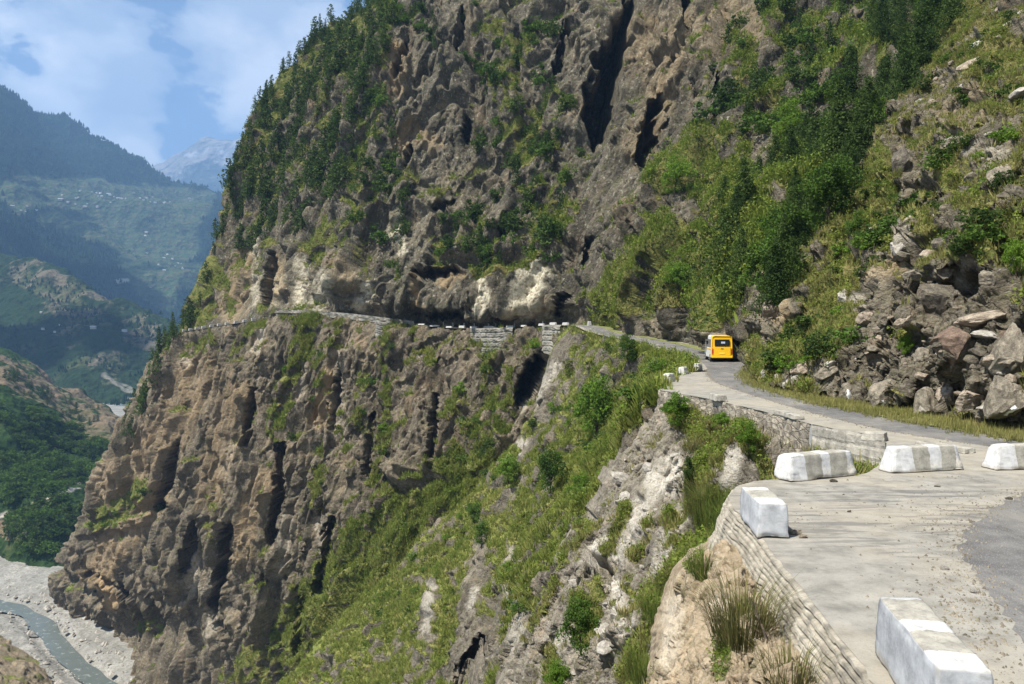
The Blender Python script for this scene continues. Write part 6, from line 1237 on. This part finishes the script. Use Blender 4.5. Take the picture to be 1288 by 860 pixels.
for i, (px_, py_, s_, k_, lb) in enumerate([(1049, 606, .10, 's_dark', 'dark stone in front of the leftmost far edge block'), (1188, 716, .07, 's_white', 'yellowish pebble alone on the shoulder near the asphalt'), (1268, 628, .07, 's_dark', 'dark stone at the edge of the asphalt bend'), (1068, 644, .05, 's_dark', 'small dark stone in the middle of the platform'), (1000, 672, .12, 's_tan', 'crumbled lump at the foot of the corner block'), (1010, 676, .08, 's_tan', 'smaller crumb beside the lump at the corner block'), (1225, 745, .06, 's_white', 'pale pebble on the broken asphalt edge'), (1178, 612, .07, 's_tan', 'stone near the foot of the boldly striped block')]):
    c = gnd(px_, py_); o = bpy.data.objects.new('stone', boulder_mesh('stone', 300 + i, [M[k_]], None, 3)); COL.objects.link(o); o.location = (c[0], c[1], G + s_ * .25); o.scale = (s_, s_ * .8, s_ * .55); tag(o, lb, 'stone')
# ---------------------------------------------------------------- clouds added out of view, only to shade the far slopes
def shade_cloud(tx, ty, tz, sx, sy, seed):
    el, az = math.radians(SUN_EL), math.radians(SUN_AZ); h = 3900 - tz; L = h / math.tan(el); rr = np.random.default_rng(seed)
    bm = bmesh.new()
    for k in range(26):
        u = rr.uniform(-1, 1, 2); r = rr.uniform(.25, .45) * min(sx, sy)
        bmesh.ops.create_icosphere(bm, subdivisions=3, radius=1, matrix=Matrix.Translation((u[0] * sx * .8, u[1] * sy * .8, rr.uniform(0, .3) * r)) @ Matrix.Diagonal((r, r, r * .55, 1)))
    t = NT('shade_cloud_white'); t.bsdf((.9, .9, .92), 1.0, .0); o = bm_obj('shade_cloud', bm, t.m, None, True); o.location = (tx + math.sin(az) * L, ty + math.cos(az) * L, 3900); o.rotation_euler = (0, 0, .5)
    return tag(o, 'added white mass out of view that shades the far slopes', 'shade_cloud', None, 'structure')
shade_cloud(-2050, 3250, 320, 480, 330, 1)
shade_cloud(-1150, 1720, -20, 330, 190, 2)
HAZE = True; EXPO = .95
# ================================================================ camera, light, sky
cam = bpy.data.cameras.new('camera'); co = bpy.data.objects.new('camera', cam); COL.objects.link(co)
cam.sensor_width = 36; cam.lens = F / 1288 * 36; cam.shift_y = -(430 - HY) / 1288
co.location = (0, 0, 0); co.rotation_euler = (math.radians(90), 0, 0); cam.clip_start = .1; cam.clip_end = 60000
SC.camera = co
sd = Vector((math.cos(math.radians(SUN_EL)) * math.sin(math.radians(SUN_AZ)), math.cos(math.radians(SUN_EL)) * math.cos(math.radians(SUN_AZ)), math.sin(math.radians(SUN_EL))))
sl = bpy.data.lights.new('sun', 'SUN'); sl.energy = 5.0; sl.angle = math.radians(.5); sl.color = (1, .95, .87)
so = bpy.data.objects.new('sun', sl); COL.objects.link(so); so.rotation_euler = sd.to_track_quat('Z', 'Y').to_euler(); so.location = (-30, -20, 80)
w = bpy.data.worlds.new('World'); SC.world = w; w.use_nodes = True
nt = w.node_tree; bg = nt.nodes['Background']
sky = nt.nodes.new('ShaderNodeTexSky'); sky.sky_type = 'NISHITA'; sky.sun_disc = False
sky.sun_elevation = math.radians(SUN_EL); sky.sun_rotation = math.radians(SUN_AZ); sky.altitude = 1800; sky.air_density = 1.0; sky.dust_density = .8; sky.ozone_density = 1.5
tc = nt.nodes.new('ShaderNodeTexCoord')
def WN(ty, **kw):
    x = nt.nodes.new(ty)
    for k, v in kw.items(): setattr(x, k, v)
    return x
def wl(a, b): nt.links.new(a, b)
mp = WN('ShaderNodeMapping'); wl(tc.outputs['Generated'], mp.inputs[0]); mp.inputs['Scale'].default_value = (1, 1, 1.7); mp.inputs['Location'].default_value = (3.1, 1.2, .4)
n1 = WN('ShaderNodeTexNoise'); wl(mp.outputs[0], n1.inputs['Vector']); n1.inputs['Scale'].default_value = 7.5; n1.inputs['Detail'].default_value = 9; n1.inputs['Roughness'].default_value = .56; n1.inputs['Distortion'].default_value = .25
# banks of cloud where they hang in the sky (directions)
acc = None
def dirv(px, py): return Vector((px - CX, F, HY - py)).normalized()
CL = [((90, 30), 14, .10), ((330, 60), 12, .13), ((140, 105), 12, .16), ((20, 110), 12, .12), ((280, 10), 9, .08), ((215, 45), 22, -.02), ((225, 95), 26, -.16), ((245, 150), 20, -.14), ((120, 160), 24, -.06), ((40, 80), 30, -.07), ((400, 30), 14, .08), ((420, -10), 30, -.12), ((20, 20), 26, -.06), ((210, 5), 40, -.10)]
for (px_, py_), k_, a_ in CL:
    vm = WN('ShaderNodeVectorMath', operation='DISTANCE'); wl(tc.outputs['Generated'], vm.inputs[0]); vm.inputs[1].default_value = dirv(px_, py_)
    q = WN('ShaderNodeMath', operation='MULTIPLY'); wl(vm.outputs['Value'], q.inputs[0]); q.inputs[1].default_value = k_
    q2 = WN('ShaderNodeMath', operation='POWER'); wl(q.outputs[0], q2.inputs[0]); q2.inputs[1].default_value = 2
    q3 = WN('ShaderNodeMath', operation='MULTIPLY'); wl(q2.outputs[0], q3.inputs[0]); q3.inputs[1].default_value = -1
    q4 = WN('ShaderNodeMath', operation='EXPONENT'); wl(q3.outputs[0], q4.inputs[0])
    q5 = WN('ShaderNodeMath', operation='MULTIPLY'); wl(q4.outputs[0], q5.inputs[0]); q5.inputs[1].default_value = a_
    if acc is None: acc = q5
    else:
        s_ = WN('ShaderNodeMath', operation='ADD'); wl(acc.outputs[0], s_.inputs[0]); wl(q5.outputs[0], s_.inputs[1]); acc = s_
dn = WN('ShaderNodeMath', operation='ADD'); wl(n1.outputs[0], dn.inputs[0]); wl(acc.outputs[0], dn.inputs[1])
rp = WN('ShaderNodeValToRGB'); wl(dn.outputs[0], rp.inputs[0]); e = rp.color_ramp.elements
e[0].position = .48; e[0].color = (.06, .06, .06, 1); e[1].position = .60; e[1].color = (.92, .92, .92, 1)
e2 = rp.color_ramp.elements.new(.52); e2.color = (.6, .6, .6, 1)
n2 = WN('ShaderNodeTexNoise'); wl(mp.outputs[0], n2.inputs['Vector']); n2.inputs['Scale'].default_value = 9; n2.inputs['Detail'].default_value = 6
cr = WN('ShaderNodeValToRGB'); wl(n2.outputs[0], cr.inputs[0]); ce = cr.color_ramp.elements
ce[0].position = .40; ce[0].color = (4.2, 4.8, 5.8, 1); ce[1].position = .60; ce[1].color = (7.6, 7.8, 8.1, 1)
mx = WN('ShaderNodeMix', data_type='RGBA'); wl(rp.outputs[0], mx.inputs[0]); wl(sky.outputs[0], mx.inputs[6]); wl(cr.outputs[0], mx.inputs[7])
wl(mx.outputs[2], bg.inputs[0]); bg.inputs[1].default_value = .075
# the air of the valley: one even box of pale haze round everything
if HAZE:
    hb = bmesh.new(); box(hb, -9000, 9000, -400, 13000, -262, 3300)
    hm = bpy.data.materials.new('valley_haze'); hm.use_nodes = True; ht = hm.node_tree; ht.nodes.clear()
    ho = ht.nodes.new('ShaderNodeOutputMaterial'); hv = ht.nodes.new('ShaderNodeVolumePrincipled')
    hv.inputs['Color'].default_value = (.32, .58, 1.0, 1); hv.inputs['Density'].default_value = 0.9e-4; hv.inputs['Anisotropy'].default_value = .1
    ht.links.new(hv.outputs[0], ho.inputs['Volume'])
    tag(bm_obj('haze', hb, hm), 'thin blue haze hanging in the valley air', 'haze', None, 'stuff')
vs = SC.view_settings; vs.view_transform = 'Standard'; vs.look = 'None'; vs.exposure = EXPO; vs.gamma = 1; vs.use_curve_mapping = False
SC.render.engine = 'CYCLES'; SC.cycles.max_bounces = 5; SC.cycles.diffuse_bounces = 3; SC.cycles.transparent_max_bounces = 8; SC.cycles.volume_bounces = 0
SC.cycles.use_denoising = True
